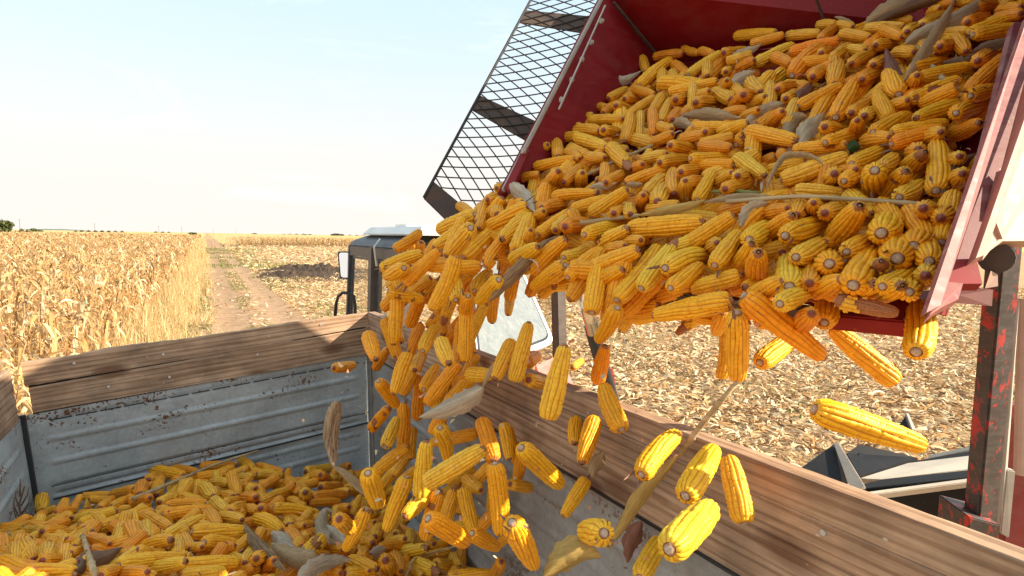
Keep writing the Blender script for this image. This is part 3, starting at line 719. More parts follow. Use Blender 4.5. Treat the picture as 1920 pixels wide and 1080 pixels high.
# ------------------------------------------------------------------ the trailer
WOOD = m_wood('weathered_board', (0.50, 0.335, 0.215), (0.30, 0.19, 0.12), (0.62, 0.455, 0.315))
GALV = m_galv('pitted_galvanised_steel', (0.46, 0.50, 0.505), 1.0, 0.28)
GALV2 = m_galv('muddy_galvanised_steel', (0.38, 0.37, 0.35), 0.7, 0.6)
DARK = m_paint('black_steel', (0.02, 0.021, 0.024), (0.25, 0.2, 0.16), 0.06, 0.35)
t = NT('nail_zinc'); NAIL = t.bsdf((0.55, 0.55, 0.55), 0.4, 0.8)
TS = 0.8
TL, TRc = at(35, 680, 3.75 * TS), at(690, 585, 4.84 * TS)
TLd = (at(92, 1040, 3.75 * TS + 0.085) - TL).normalized()
TRd = (at(699, 869, 4.84 * TS + 0.085) - TRc).normalized()
back = camv(0.5636, -0.0809, -1.0)                # along the side walls towards the eye, per metre of depth
TR2 = TRc + back * 3.62                            # right wall's rear end
TL2 = TL + back * 2.5
trailer = tag(empty('farm_trailer', Vector(((TL.x + TRc.x) / 2, (TL.y + TRc.y) / 2 - 1, 0.0))),
              'open farm trailer with grey steel sides topped by brown boards, half full of corn', 'trailer')
def plank(A, B, down, h0, h1, hA, hB, th, nrm, seed, wavy=0.0, wavyb=0.0, sag=None):
    """board hung below the line A-B: top at h0, bottom at h0+hA (at A) / hB (at B); its face looks away from nrm"""
    A, B = Vector(A), Vector(B); X = (B - A).normalized(); Ln = (B - A).length
    Z = (-down + X * down.dot(X)).normalized(); Y = Z.cross(X)
    if Y.dot(nrm) < 0: flip = -1
    else: flip = 1
    M = Matrix((X, Y, Z)).transposed().to_4x4(); M.translation = A
    n = max(8, int(Ln / 0.03)); r = random.Random(seed)
    ph = [r.uniform(0, 6.28) for _ in range(4)]
    vs, fs = [], []
    for i in range(n + 1):
        u = i / n; x = u * Ln
        wv = (math.sin(u * 5.1 + ph[0]) * .5 + math.sin(u * 13 + ph[1]) * .3 + math.sin(u * 31 + ph[2]) * .2 + r.uniform(-.25, .25)) 
        top = -(h0 + (h1 - h0) * u) + wavy * wv + (sag(u) if sag else 0)
        bot = -(h0 + hA + (h1 + hB - h0 - hA) * u) + wavyb * (math.sin(u * 6 + ph[3]) * .6 + r.uniform(-.3, .3))
        for (y, z) in ((0, top - .003), (.004, top), (th - .004, top), (th, top - .003), (th, bot), (0, bot)):
            vs.append((x, y * flip, z))
    for i in range(n):
        for k in range(6):
            a, b = i * 6 + k, i * 6 + (k + 1) % 6
            fs.append((a, b, b + 6, a + 6))
    fs.append(tuple(range(5, -1, -1))); fs.append(tuple(n * 6 + k for k in range(6)))
    me = bpy.data.meshes.new('board'); me.from_pydata(vs, [], fs)
    bm = bmesh.new(); bm.from_mesh(me); bmesh.ops.recalc_face_normals(bm, faces=bm.faces[:]); bm.to_mesh(me); bm.free()
    return link('board', me, WOOD, trailer, M)
fn = camv(-.491, 0, .871); rn = camv(.871, 0, .491)
# front wall: two boards over a pressed steel panel
fX = (TRc - TL)
def fp(u, d):                                       # a point of the front wall: u from left to right, d metres below its rim
    return TL + fX * u + (TLd * (1 - u) + TRd * u) * d
bump_ = lambda u: 0.007 * math.exp(-((u - .2) / .08) ** 2) - .012 * math.exp(-((u - .12) / .05) ** 2) + .008 * math.exp(-((u - .8) / .1) ** 2)
o = plank(fp(0.004, 0), fp(1.005, 0), TLd * .5 + TRd * .5, 0.0, 0.0, 0.13, 0.098, 0.032, fn, 1, 0.006, 0.007, bump_)
o['label'] = 'upper front board with a wavy bark edge'
o = plank(fp(0.012, 0), fp(1.005, 0), TLd * .5 + TRd * .5, 0.139, 0.102, 0.133, 0.175, 0.030, fn, 2, 0.002, 0.002)
def steel_panel(name, P, w_u, depth0, depth1, ribs, nrm, mat, parent, n=(110, 110), amp=0.014, slot=None):
    """pressed sheet: P(u, d) gives its plane, ribs are depths of the raised bands; nrm points out of the box"""
    vs, fs = [], []
    for i in range(n[0] + 1):
        u = w_u[0] + (w_u[1] - w_u[0]) * i / n[0]; ue = (i / n[0])
        fade = max(0, min(1, (min(ue, 1 - ue) - .035) * 60))
        for j in range(n[1] + 1):
            d = depth0 + (depth1 - depth0) * j / n[1]
            h = 0.0
            for (rd, rw, ra) in ribs:
                x = abs(d - rd) / rw
                h += ra * max(0.0, 1 - x ** 4) if x < 1 else 0
            p = P(u, d) - nrm * (amp * h * fade) + nrm * (0.002 * mnoise.noise(Vector((u * 7, d * 6, .5))))
            vs.append(p)
    for i in range(n[0]):
        for j in range(n[1]):
            a = i * (n[1] + 1) + j; fs.append((a, a + n[1] + 1, a + n[1] + 2, a + 1))
    o0 = sum(vs, Vector()) / len(vs)
    me = np_mesh(name, [tuple(v - o0) for v in vs], fs, smooth=True)
    o = link(name, me, mat, parent, Matrix.Translation(o0))
    return o
ribs = [(0.325, .014, -.3), (0.425, .016, .5), (0.55, .016, .5), (0.675, .010, -.6), (0.72, .009, -.9), (0.80, .016, .5), (0.9, .016, .5)]
fo = lambda u, d: fp(u, d) + fn * 0.012
o = steel_panel('steel_panel', fo, (-0.004, 0.995), 0.278, 1.05, ribs, fn, GALV, trailer); o['label'] = 'ribbed grey front panel with rust pits'
MB().plate([fp(.01, .05) + fn * .034, fp(.995, .04) + fn * .034, fp(.995, .3) + fn * .034, fp(.01, .3) + fn * .034], .02, fn).build('gap_shade_strip', DARK, trailer)  # dark plate added to keep light out of the board gaps
# slotted lip under the boards
mb = MB()
for k in range(15):
    u0 = 0.05 + k * 0.061
    a, b = fp(u0, .323), fp(u0 + .053, .323)
    mb.bar(a, b, 0.006, 0.006, TLd)
mb.build('slot_line', DARK, trailer)
mb = MB(); mb.bar(fp(.03, .742), fp(.99, .742), .008, .008, TLd); mb.bar(fp(.03, .672), fp(.99, .672), .005, .004, TLd); mb.build('hinge_seam', DARK, trailer)
# right wall
def rp(d_, d): return TRc + back * d_ + TRd * d
rdn = (TRd - back.normalized() * TRd.dot(back.normalized()))
for (h, hh, sd_, wv) in ((0, .070, 11, .002), (.0725, .072, 12, .0012), (.1475, .128, 13, .0012)):
    plank(rp(0.0, 0), TR2, TRd, h, h, hh, hh, 0.052 if h == 0 else .045, rn, sd_, wv, .001)
ro = lambda u, d: rp(u, d) + rn * 0.012
ribs_r = [(0.31, .010, -.4), (0.41, .016, .5), (0.535, .016, .5), (0.66, .012, -.6), (0.74, .010, -.9), (.85, .016, .5), (.95, .016, .5)]
o = steel_panel('steel_panel', ro, (0.012, 3.62), 0.272, 1.1, ribs_r, rn, GALV2, trailer, (150, 110)); o['label'] = 'ribbed steel side panel browned with dust'
mb = MB(); mb.bar(rp(.02, .279), rp(3.6, .279), .014, .007, TRd); mb.build('edge_strip', DARK, trailer)
# left wall
def lp(d_, d): return TL + back * d_ + TLd * d - fX.normalized() * 0.015
for (h, hh, sd_) in ((0.012, .128, 21), (.143, .132, 22)):
    plank(lp(0.09, 0), lp(2.5, 0), TLd, h, h, hh, hh, 0.034, -rn, sd_, .003, .001)
lo = lambda u, d: lp(u, d) - rn * 0.012
o = steel_panel('steel_panel', lo, (-0.012, 2.5), 0.278, 1.1, ribs[1:], -rn, GALV, trailer, (90, 110)); o['label'] = 'ribbed grey left panel at the edge of the view'
# corner posts, floor, bolts
mb = MB(); mb.bar(fp(-.012, .27), fp(-.012, 1.1), .022, .03, fX).build('corner_post', DARK, trailer)
mb = MB(); mb.bar(fp(1.0, .25) + fn * .012, fp(1.0, 1.1) + fn * .012, .014, .02, fX).build('corner_post', DARK, trailer)
mb = MB(); mb.plate([lp(0, 1.06), rp(0, 1.06), rp(3.6, 1.06), lp(2.5, 1.06)], 0.04, Vector((0, 0, -1))).build('floor', GALV2, trailer)
rb = random.Random(4)
for (u, d) in ((.125, .045), (.35, .07), (.36, .205), (.62, .16), (.66, .06), (.83, .035), (.845, .12), (.2, .2)):
    p = fp(u, d)
    MB().tube([p - fn * .004, p + fn * .004], .007, 8).build('bolt', NAIL, trailer)
for (s_, d) in ((.5, .09), (1.4, .1), (2.1, .05), (2.3, .19), (2.75, .09)):
    p = rp(s_, d)
    MB().tube([p - rn * .004, p + rn * .004], .006, 8).build('bolt', NAIL, trailer)
# chassis and wheels below, out of the eye's reach but real
cb = (TL + TRc) / 2 - (TL + TRc).z / 2 * Vector((0, 0, 1))
ax = Vector((back.x, back.y, 0)).normalized()
mb = MB()
for s_ in (-.45, .45): mb.bar(Vector((cb.x, cb.y, 1.05)) + rn * s_ - ax * .2, Vector((cb.x, cb.y, 1.05)) + rn * s_ + ax * 2.6, .1, .16)
mb.build('chassis', DARK, trailer)
for s_ in (-.75, .75):
    for a_ in (.45, 2.1):
        c = Vector((cb.x, cb.y, .42)) + rn * s_ + ax * a_
        mb = MB(); mb.tube([c - rn * .12, c - rn * .1, c + rn * .1, c + rn * .12], [.36, .42, .42, .36], 20); w_ = mb.build('wheel', DARK, trailer)
        mb = MB(); mb.tube([c - rn * .125, c + rn * .125], .2, 16); mb.build('rim', GALV2, w_)

# ------------------------------------------------------------------ the tractor ahead
WHITE = m_paint('white_paint', (0.78, 0.78, 0.75), (0.5, 0.45, 0.38), 0.2, 0.4)
FRAME = m_paint('brown_cab_frame', (0.085, 0.066, 0.056), (0.3, 0.24, 0.2), 0.3, 0.5)
ROOFD = m_paint('dark_roof_edge', (0.045, 0.052, 0.062), (0.3, 0.28, 0.26), 0.2, 0.45)
REDP = m_paint('red_tractor_paint', (0.5, 0.05, 0.03), (0.6, 0.42, 0.34), 0.45, 0.5)
RUBBER = m_paint('rubber', (0.02, 0.02, 0.02), (0.2, 0.16, 0.12), 0.4, 0.8)
t = NT('clear_glass'); tr = t.n('ShaderNodeBsdfTransparent'); gl = t.n('ShaderNodeBsdfGlossy'); gl.inputs['Roughness'].default_value = 0.03
tr.inputs['Color'].default_value = (0.93, 0.93, 0.9, 1)
df = t.n('ShaderNodeBsdfDiffuse'); df.inputs['Color'].default_value = (0.6, 0.5, 0.4, 1)
m1 = t.n('ShaderNodeMixShader'); m1.inputs[0].default_value = 0.05; m2 = t.n('ShaderNodeMixShader'); m2.inputs[0].default_value = 0.1
t.l(tr.outputs[0], m1.inputs[1]); t.l(gl.outputs[0], m1.inputs[2]); t.l(m1.outputs[0], m2.inputs[1]); t.l(df.outputs[0], m2.inputs[2]); t.l(m2.outputs[0], t.out.inputs['Surface'])
GLASS = t.m
t = NT('dusty_pane'); v = t.coord('Object', (6, 6, 2)); dn = t.noise(v, 3, 7, .7, 1.0)
DUSTG = t.bsdf(t.ramp(dn, [(.3, (.15, .17, .175)), (.6, (.23, .25, .25)), (.8, (.34, .345, .33))]), .22, 0, spec=.6)
t = NT('mirror_glass'); MIRR = t.bsdf((.9, .9, .9), .02, 1.0)
t = NT('amber_lens'); AMBER = t.bsdf((.85, .2, .02), .25)
t = NT('lamp_lens'); LENS = t.bsdf((.82, .8, .74), .15, 0.0)
th_ = camv((340 - 960) / F, (540 - 451) / F, 1); th_.z = 0; th_.normalize(); tu = Vector((th_.y, -th_.x, 0))
RLc = at(752, 500, 4.35); O = Vector((RLc.x, RLc.y, 0))
tractor = tag(empty('tractor', O + th_ * 1.0 + tu * .7), 'old red tractor with a white roofed glass cab beyond the trailer boards', 'tractor')
SIDE, REAR = 1.62, 1.45
def tp(h, u, z, taper=0.035):                       # h forward from the rear-left corner, u to the right, z up; the cab narrows upwards
    k = (z - 1.6) * taper
    return O + th_ * (h + (k if h < .8 else -k)) + tu * (u + (k if u < .7 else -k)) + Vector((0, 0, z))
def post(pts, w_, name='cab_post', mat=None): 
    mb = MB()
    for a, b in zip(pts[:-1], pts[1:]): mb.bar(a, b, w_, w_, th_)
    return mb.build(name, mat or FRAME, tractor, .006)
cab = None
WB = 1.35
post([tp(SIDE, 0, WB), tp(SIDE, 0, 2.65)], .06, mat=ROOFD)
post([tp(0.74, 0, WB), tp(0.74, 0, 2.65)], .10)
post([tp(0, 0, WB), tp(0, 0, 2.65)], .09)
post([tp(0, REAR, WB), tp(0, REAR, 2.65)], .09)
post([tp(SIDE, REAR, WB), tp(SIDE, REAR, 2.65)], .075, mat=ROOFD)
for z, w_ in ((2.60, .09), (1.42, .09)):
    mb = MB()
    mb.bar(tp(.04, 0, z), tp(SIDE - .04, 0, z), .06, w_); mb.bar(tp(.04, REAR, z), tp(SIDE - .04, REAR, z), .06, w_)
    mb.bar(tp(0, .05, z), tp(0, REAR - .05, z), .06, w_); mb.bar(tp(SIDE, .05, z), tp(SIDE, REAR - .05, z), .06, w_)
    mb.build('cab_frame', FRAME, tractor, .006)
def pane(h0, h1, u, z0=1.46, z1=2.54, border=.02, lab=None):
    fr = MB()
    a, b, c, d = tp(h0, u, z0), tp(h1, u, z0), tp(h1, u, z1), tp(h0, u, z1)
    for p, q in ((a, b), (b, c), (c, d), (d, a)): fr.bar(p, q, border, border, tu)
    f = fr.build('side_window', ROOFD, tractor, .004)
    MB().plate([tp(h0, u, z0), tp(h1, u, z0), tp(h1, u, z1), tp(h0, u, z1)], .005).build('pane', GLASS, f)
pane(.83, SIDE - .08, 0.0); pane(.08, .66, 0.0)
pane(.1, SIDE - .08, REAR)
# roof: dark curved skirt, pale cap
mb = MB()
sk = [tp(-.05, -.0, 2.645, 0), tp(SIDE - .02, -.0, 2.645, 0), tp(SIDE - .02, REAR, 2.645, 0), tp(-.05, REAR, 2.645, 0)]
mid_ = [tp(-.04, .03, 2.70, 0), tp(SIDE - .08, .03, 2.70, 0), tp(SIDE - .08, REAR - .03, 2.70, 0), tp(-.04, REAR - .03, 2.70, 0)]
up_ = [tp(.04, .13, 2.755, 0), tp(SIDE - .28, .13, 2.755, 0), tp(SIDE - .28, REAR - .13, 2.755, 0), tp(.04, REAR - .13, 2.755, 0)]
mb.add(sk + mid_ + up_, [(3, 2, 1, 0)] + [(i, (i + 1) % 4, 4 + (i + 1) % 4, 4 + i) for i in range(4)] + [(4 + i, 4 + (i + 1) % 4, 8 + (i + 1) % 4, 8 + i) for i in range(4)] + [(8, 9, 10, 11)])
roof = mb.build('roof', ROOFD, tractor, .012)
mb = MB()
a_ = [tp(-.22, .06, 2.757, 0), tp(SIDE - .30, .06, 2.757, 0), tp(SIDE - .30, REAR - .06, 2.757, 0), tp(-.22, REAR - .06, 2.757, 0)]
b_ = [tp(-.16, .11, 2.825, 0), tp(SIDE - .40, .11, 2.825, 0), tp(SIDE - .40, REAR - .11, 2.825, 0), tp(-.16, REAR - .11, 2.825, 0)]
mb.add(a_ + b_, [(3, 2, 1, 0), (4, 5, 6, 7)] + [(i, (i + 1) % 4, 4 + (i + 1) % 4, 4 + i) for i in range(4)])
mb.build('roof_cap', WHITE, roof, .01)
MB().bar(tp(.75, .25, 2.842, 0), tp(.75, REAR - .25, 2.842, 0), .3, .02).build('roof_rack', WHITE, roof)
# latch, mirror, handrail, lamps
p = tp(.5, -.03, 2.62); MB().tube([p + Vector((0, 0, .1)), p - tu * .05 + Vector((0, 0, .04)), p - tu * .03 - Vector((0, 0, .12))], .012, 7).build('roof_latch', NAIL, tractor)
mc = at(647, 497, 5.75)
nm = (CAM - mc); nm.normalize(); nm.z += .02; nm.normalize(); ms = nm.cross(Vector((0, 0, 1))).normalized()
def rrect(c, ex, ey, hw, hh, r, n=5):
    pts = []
    for (sx, sy, a0) in ((1, 1, 0), (-1, 1, 90), (-1, -1, 180), (1, -1, 270)):
        for k in range(n):
            a = math.radians(a0 + 90 * k / (n - 1))
            pts.append(c + ex * (sx * (hw - r) + r * math.cos(a)) + ey * (sy * (hh - r) + r * math.sin(a)))
    return pts
Zv = Vector((0, 0, 1)); Zt = ms.cross(nm).normalized()
if Zt.z < 0: Zt = -Zt
Zt = (Zt - ms * .08 * (1 if ms.x > 0 else -1)).normalized()
mir = MB().plate(rrect(mc, ms, Zt, .062, .135, .03), .04).build('side_mirror', DARK, tractor)
MB().plate(rrect(mc + nm * .004, ms, Zt, .049, .122, .024), .003).build('mirror_glass', MIRR, mir)
MB().tube([mc - nm * .03, tp(SIDE, 0, 2.35)], .012, 7).build('mirror_arm', DARK, mir)
hpts = [at(628, 600, 5.6), at(630, 570, 5.6), at(634, 556, 5.6), at(642, 549, 5.6), at(654, 549, 5.6), at(663, 556, 5.6), at(666, 575, 5.6), at(666, 600, 5.6)]
MB().tube(hpts, .016, 9).build('grab_rail', DARK, tractor, smooth=True)
lc = at(761, 497, 4.2); ln = (CAM - lc); ln.z *= .3; ln.normalize()
lamp = MB().tube([lc - ln * .09, lc - ln * .02, lc + ln * .005], [.04, .086, .09], 22).build('work_lamp', DARK, tractor, smooth=False)
MB().tube([lc + ln * .006, lc + ln * .014], [.081, .076], 22).build('lamp_lens', LENS, lamp)
MB().tube([at(771, 452, 4.25), at(771, 466, 4.25)], .03, 10).build('indicator_lamp', AMBER, tractor)
# rear window hinged open, its dusty pane leaning towards the eye
W0, W1, W2, W3 = at(872, 470, 4.55), at(968, 478, 5.0), at(1041, 642, 4.45), at(893, 702, 3.8)
ex = (W2 - W3).normalized(); ey = ((W0 + W1) / 2 - (W2 + W3) / 2).normalized()
c_ = (W0 + W1 + W2 + W3) / 4
def shrink(k): return [c_ + (p - c_) * k for p in (W0, W1, W2, W3)]
def rounded(qs, r, n=5):
    out_ = []
    for i in range(4):
        p, a, b = qs[i], qs[i - 1], qs[(i + 1) % 4]
        da, db = (a - p).normalized() * r, (b - p).normalized() * r
        for k in range(n):
            s_ = k / (n - 1); out_.append((p + da) * (1 - s_) ** 2 + p * 2 * s_ * (1 - s_) + (p + db) * s_ ** 2)
    return out_
wn = (W1 - W0).cross(W3 - W0).normalized()
if wn.dot(CAM - c_) < 0: wn = -wn
rw = MB().plate(rounded(shrink(1), .09), .03).build('rear_window', WHITE, tractor)
MB().plate([p + wn * .003 for p in rounded(shrink(.905), .08)], .002).build('window_gasket', DARK, rw)
MB().plate([p + wn * .006 for p in rounded(shrink(.865), .07)], .002).build('dusty_pane', DUSTG, rw)
# lower body: fenders, bonnet, wheels
def box(h0, h1, u0, u1, z0, z1, name, mat, par=None, bev=.02):
    P = [O + th_ * h + tu * u + Vector((0, 0, z)) for z in (z0, z1) for (h, u) in ((h0, u0), (h1, u0), (h1, u1), (h0, u1))]
    return MB().add(P, [(3, 2, 1, 0), (4, 5, 6, 7), (0, 1, 5, 4), (1, 2, 6, 5), (2, 3, 7, 6), (3, 0, 4, 7)]).build(name, mat, par or tractor, bev)
box(-.05, SIDE, .12, REAR - .12, .75, 1.33, 'body', REDP)
box(SIDE + .02, SIDE + 1.5, .3, REAR - .3, .85, 1.55, 'bonnet', REDP)
fd = MB().plate([at(1003, 684, 4.3), at(1050, 662, 4.55), at(1096, 760, 4.5), at(1040, 790, 4.2)], .05, -Zv); fd.build('rear_fender', REDP, tractor, .01)
fs_ = MB().plate([at(1003, 686, 4.3), at(1040, 790, 4.2), at(1035, 860, 4.2), at(1000, 780, 4.3)], .03); fs_.build('rear_fender', REDP, tractor, .005)
MB().plate([at(1142, 690, 4.8), at(1149, 692, 4.8), at(1158, 745, 4.8), at(1150, 745, 4.8)], .04).build('tail_lamp', REDP, tractor)
box(-.25, .35, -.1, .12, 1.12, 1.3, 'rear_fender', REDP)
for (h, u, rr, wd) in ((.35, -.02, .72, .17), (.35, REAR + .05, .72, .2), (SIDE + 1.1, .05, .42, .12), (SIDE + 1.1, REAR - .05, .42, .12)):
    c = O + th_ * h + tu * u + Vector((0, 0, rr))
    mb = MB(); mb.tube([c - tu * wd, c - tu * wd * .8, c + tu * wd * .8, c + tu * wd], [rr * .88, rr, rr, rr * .88], 28); w_ = mb.build('wheel', RUBBER, tractor)
    MB().tube([c - tu * wd * 1.05, c + tu * wd * 1.05], rr * .5, 20).build('rim', REDP, w_)

# ------------------------------------------------------------------ the corn picker with its tipped bunker
REDI = m_paint('red_bunker_paint', (0.22, 0.005, 0.008), (0.40, 0.19, 0.15), 0.13, 0.6)
[x for x in REDI.node_tree.nodes if x.type == 'BSDF_PRINCIPLED'][0].inputs['Specular IOR Level'].default_value = 0.3
REDR = m_paint('dusty_red_paint', (0.26, 0.045, 0.04), (0.52, 0.31, 0.24), 0.55, 0.6)
CREAM = m_paint('faded_sunlit_pink_paint', (0.46, 0.285, 0.21), (0.58, 0.42, 0.32), 0.4, 0.65)  # faded red paint, with sun glare put into the paler pink
RUST = m_paint('rusty_dark_steel', (0.055, 0.042, 0.036), (0.28, 0.15, 0.08), 0.35, 0.7)
CHIP = m_paint('chipped_red_black_steel', (0.045, 0.036, 0.034), (0.3, 0.2, 0.17), 0.25, 0.5, under=(0.45, 0.025, 0.018), wear=0.535, scale=1.6)
BLK = m_paint('black_trough_paint', (0.010, 0.010, 0.012), (0.3, 0.24, 0.2), 0.05, 0.6)
[x for x in BLK.node_tree.nodes if x.type == 'BSDF_PRINCIPLED'][0].inputs['Specular IOR Level'].default_value = 0.2
GREYF = m_paint('worn_grey_edge', (0.40, 0.36, 0.31), (0.6, 0.52, 0.42), 0.4, 0.5)
FLANGE = m_paint('bare_cream_flange', (0.58, 0.50, 0.40), (0.7, 0.6, 0.48), 0.4, 0.6)
t = NT('chrome'); CHR = t.bsdf((.75, .73, .7), .18, 1.0)
HK = 1.06
def hop(px, py, off=0.0):                            # the sloping bed of the bunker as depth along the view, off metres deeper
    return HK / (.64 + .00046 * (px - 1250) + .00087 * (py - 425))
HN = -camv(.506, -.957, .607).normalized(); HN = camv(-.41, .77, -.49).normalized()
def hp(px, py, off=0.0): return at(px, py, hop(px, py)) - HN * off
def hq(px, py, off):                                 # the same bed lowered by off, met by the sight line
    r = ray(px, py); p0 = at(1300, 300, hop(1300, 300)) - HN * off
    return CAM + r * ((p0 - CAM).dot(HN) / r.dot(HN))
picker = tag(empty('corn_picker', ground(1850, 1300)), 'red corn picker tipping its bunker of cobs into the trailer', 'harvester')
bunker = empty('tipping_bunker', hp(1300, 300)); bunker.parent = picker; bunker.location = hp(1300, 300) - Vector(picker.location)
def bpart(mb, name, mat, bev=0.0): return mb.build(name, mat, bunker, bev)
rim0, rim1 = at(950, 345, 2.3), at(1138, -22, 2.9)
ft0, ft1 = hq(912, 436, .05), at(1246, 122, 3.12)
rim0b = at(942, 362, 2.28)
bpart(MB().plate([rim0b, rim1, ft1, ft0], .02, -rn), 'side_wall', REDI)
e_ = (rim1 - rim0).normalized()
mb = MB(); mb.bar(rim0 - e_ * .04, rim1 + e_ * .02, .016, .018, HN); bpart(mb, 'rim_strip', GREYF, .004)
mb = MB(); mb.plate([at(944, 352, 2.27), at(981, 275, 2.36), at(994, 281, 2.34), at(956, 362, 2.25)], .012); o = bpart(mb, 'rim_bracket', REDI, .003)
def rr_(px, py): return at(px, py, (.86 + (586 - py) * .00078) * .9)
bw2, bw3 = hp(2010, -60, .1), rr_(2075, -420) + HN * .4
bmid, bfoot = at(1560, -260, 2.45), hp(1720, -5, .1)
bpart(MB().plate([rim1, bmid, bfoot, ft1], .02), 'back_wall', REDI)
bpart(MB().plate([bmid, bw3, bw2, bfoot], .02), 'back_wall', REDI)  # unseen end, carried across to the side wall to shut out sun
for (p, q) in (((1150, 4, 2.86), (1233, 104, 3.02)),):
    bpart(MB().bar(at(*p), at(*q), .012, .01), 'weld_seam', RUST)
bpart(MB().bar(at(1527, -10, 2.36), at(1550, 50, 2.42), .008, .008), 'weld_seam', RUST)
for k, (px, py, d) in enumerate(((1055, 187, 2.52), (1074, 150, 2.6), (1093, 112, 2.66), (1111, 80, 2.72), (984, 283, 2.33), (1130, 40, 2.78))):
    c = at(px, py, d)
    bpart(MB().tube([c, c + rn * -.012], .012, 8), 'bolt', GREYF)
bpart(MB().bar(at(1135, 10, 2.76), at(1048, 205, 2.47), .006, .006), 'weld_seam', GREYF)
# bed and lip
lip = [hq(915, 440, .06), hq(1150, 520, .06), hq(1400, 556, .06), hq(1692, 594, .06)]
bedR = hp(2010, -60, .1)
bpart(MB().plate([lip[0], lip[3], bedR, hp(1760, -30, .12), ft1], .02, -HN), 'bed', REDI)
# the hull under the bed, a hidden wedge added to block the sun
q1 = lip[3] + (bedR - lip[3]) * .16 + (lip[0] - lip[3]) * .12
u0, u1, u2, u3 = lip[0] + (ft1 - lip[0]) * .1 - HN * .025, q1 - HN * .025, bedR - HN * .025, ft1 - HN * .025
bpart(MB().add([u0, u1, u2, u3, u2 - HN * .5, u3 - HN * .5], [(0, 3, 2, 1), (0, 1, 4, 5), (0, 5, 3), (1, 2, 4), (2, 3, 5, 4)]), 'shade_hull', RUST)
beam_d = -HN * .028 + Vector((0, 0, -.012))
def lip_beam(a, b, name, mat): 
    return bpart(MB().add([a, b, b + beam_d, a + beam_d, a + camv(.005, .012, .03), b + camv(.005, .012, .03), b + beam_d + camv(.005, .012, .03), a + beam_d + camv(.005, .012, .03)],
        [(0, 1, 2, 3), (7, 6, 5, 4), (0, 4, 5, 1), (1, 5, 6, 2), (2, 6, 7, 3), (3, 7, 4, 0)]), name, mat, .004)
lip_beam(at(1090, 530, 1.86), at(1548, 584, 1.25), 'lip_beam', RUST)
lip_beam(at(1548, 590, 1.24), at(1700, 603, 1.12), 'lip_beam', REDI)
# right side wall: its channel rim stands above the cobs, its pale outer cheek faces the eye's side
def rr_(px, py): return at(px, py, (.86 + (586 - py) * .00078) * .9)
w_lo = hq(1744, 594, .05)
wm = w_lo + (bedR - w_lo) * .55 + rn * .05
bpart(MB().plate([rr_(1930, 22), rr_(1738, 584), w_lo + rn * .05, wm], .012, rn), 'side_wall', REDI)
bpart(MB().plate([rr_(1930, 22), rr_(1962, -60) + HN * .3, rr_(2075, -420) + HN * .4, bedR + rn * .04, wm], .012, rn), 'side_wall', REDI)  # raised upper extension, out of view, added to block the sun
bpart(MB().plate([rr_(1926, 30), rr_(1944, 31), rr_(1764, 572), rr_(1737, 586)], .012), 'side_rail', REDR)
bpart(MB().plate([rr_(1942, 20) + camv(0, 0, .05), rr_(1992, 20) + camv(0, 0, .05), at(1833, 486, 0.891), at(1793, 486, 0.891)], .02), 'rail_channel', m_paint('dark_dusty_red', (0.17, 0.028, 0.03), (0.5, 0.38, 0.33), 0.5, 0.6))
bpart(MB().plate([rr_(1988, 30), rr_(2012, 30), rr_(1846, 478), rr_(1830, 484)], .02), 'rail_flange', CREAM)
def rq_(px, py, k): return at(px, py, (.86 + (586 - py) * .00078 + k) * .9)
bpart(MB().plate([rq_(1792, 486, .03), rq_(1831, 485, .03), rq_(1842, 532, .03), rq_(1806, 532, .03), rq_(1772, 530, .03)], .015), 'rail_end', REDI)
bpart(MB().plate([rq_(1774, 528, .02), rq_(1806, 531, .02), rq_(1797, 561, .02), rq_(1764, 577, .02), rq_(1742, 592, .02)], .015), 'rail_end', REDR)
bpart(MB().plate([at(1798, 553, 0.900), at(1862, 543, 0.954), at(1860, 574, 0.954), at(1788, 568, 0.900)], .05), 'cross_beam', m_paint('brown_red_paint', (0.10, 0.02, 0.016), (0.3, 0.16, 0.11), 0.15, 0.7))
bpart(MB().plate([at(1856, 470, 0.918), at(1842, 488, 0.900), at(1868, 400, 0.945), at(1905, 270, 1.026), at(1960, 110, 1.188), at(2080, 110, 1.278), at(2080, 450, 1.035), at(1880, 452, 0.945)], .03), 'cheek_plate', CREAM)
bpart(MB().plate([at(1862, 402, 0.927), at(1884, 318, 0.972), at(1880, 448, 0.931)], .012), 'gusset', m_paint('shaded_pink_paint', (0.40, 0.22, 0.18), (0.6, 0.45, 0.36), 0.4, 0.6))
mb = MB(); mb.tube([at(1868, 484, 0.972), at(1874, 482, 1.080)], .025, 18); bpart(mb, 'pivot_boss', RUST)
MB().add(*(lambda c: ([c + Vector(v) for v in ((-.012, 0, -.014), (.009, 0, -.01), (.011, .005, .009), (-.005, 0, .015), (-.002, .012, 0))], [(0, 1, 2, 3), (0, 4, 1), (1, 4, 2), (2, 4, 3), (3, 4, 0)]))(at(1862, 525, 0.963))).build('stuck_chaff', CREAM, bunker)
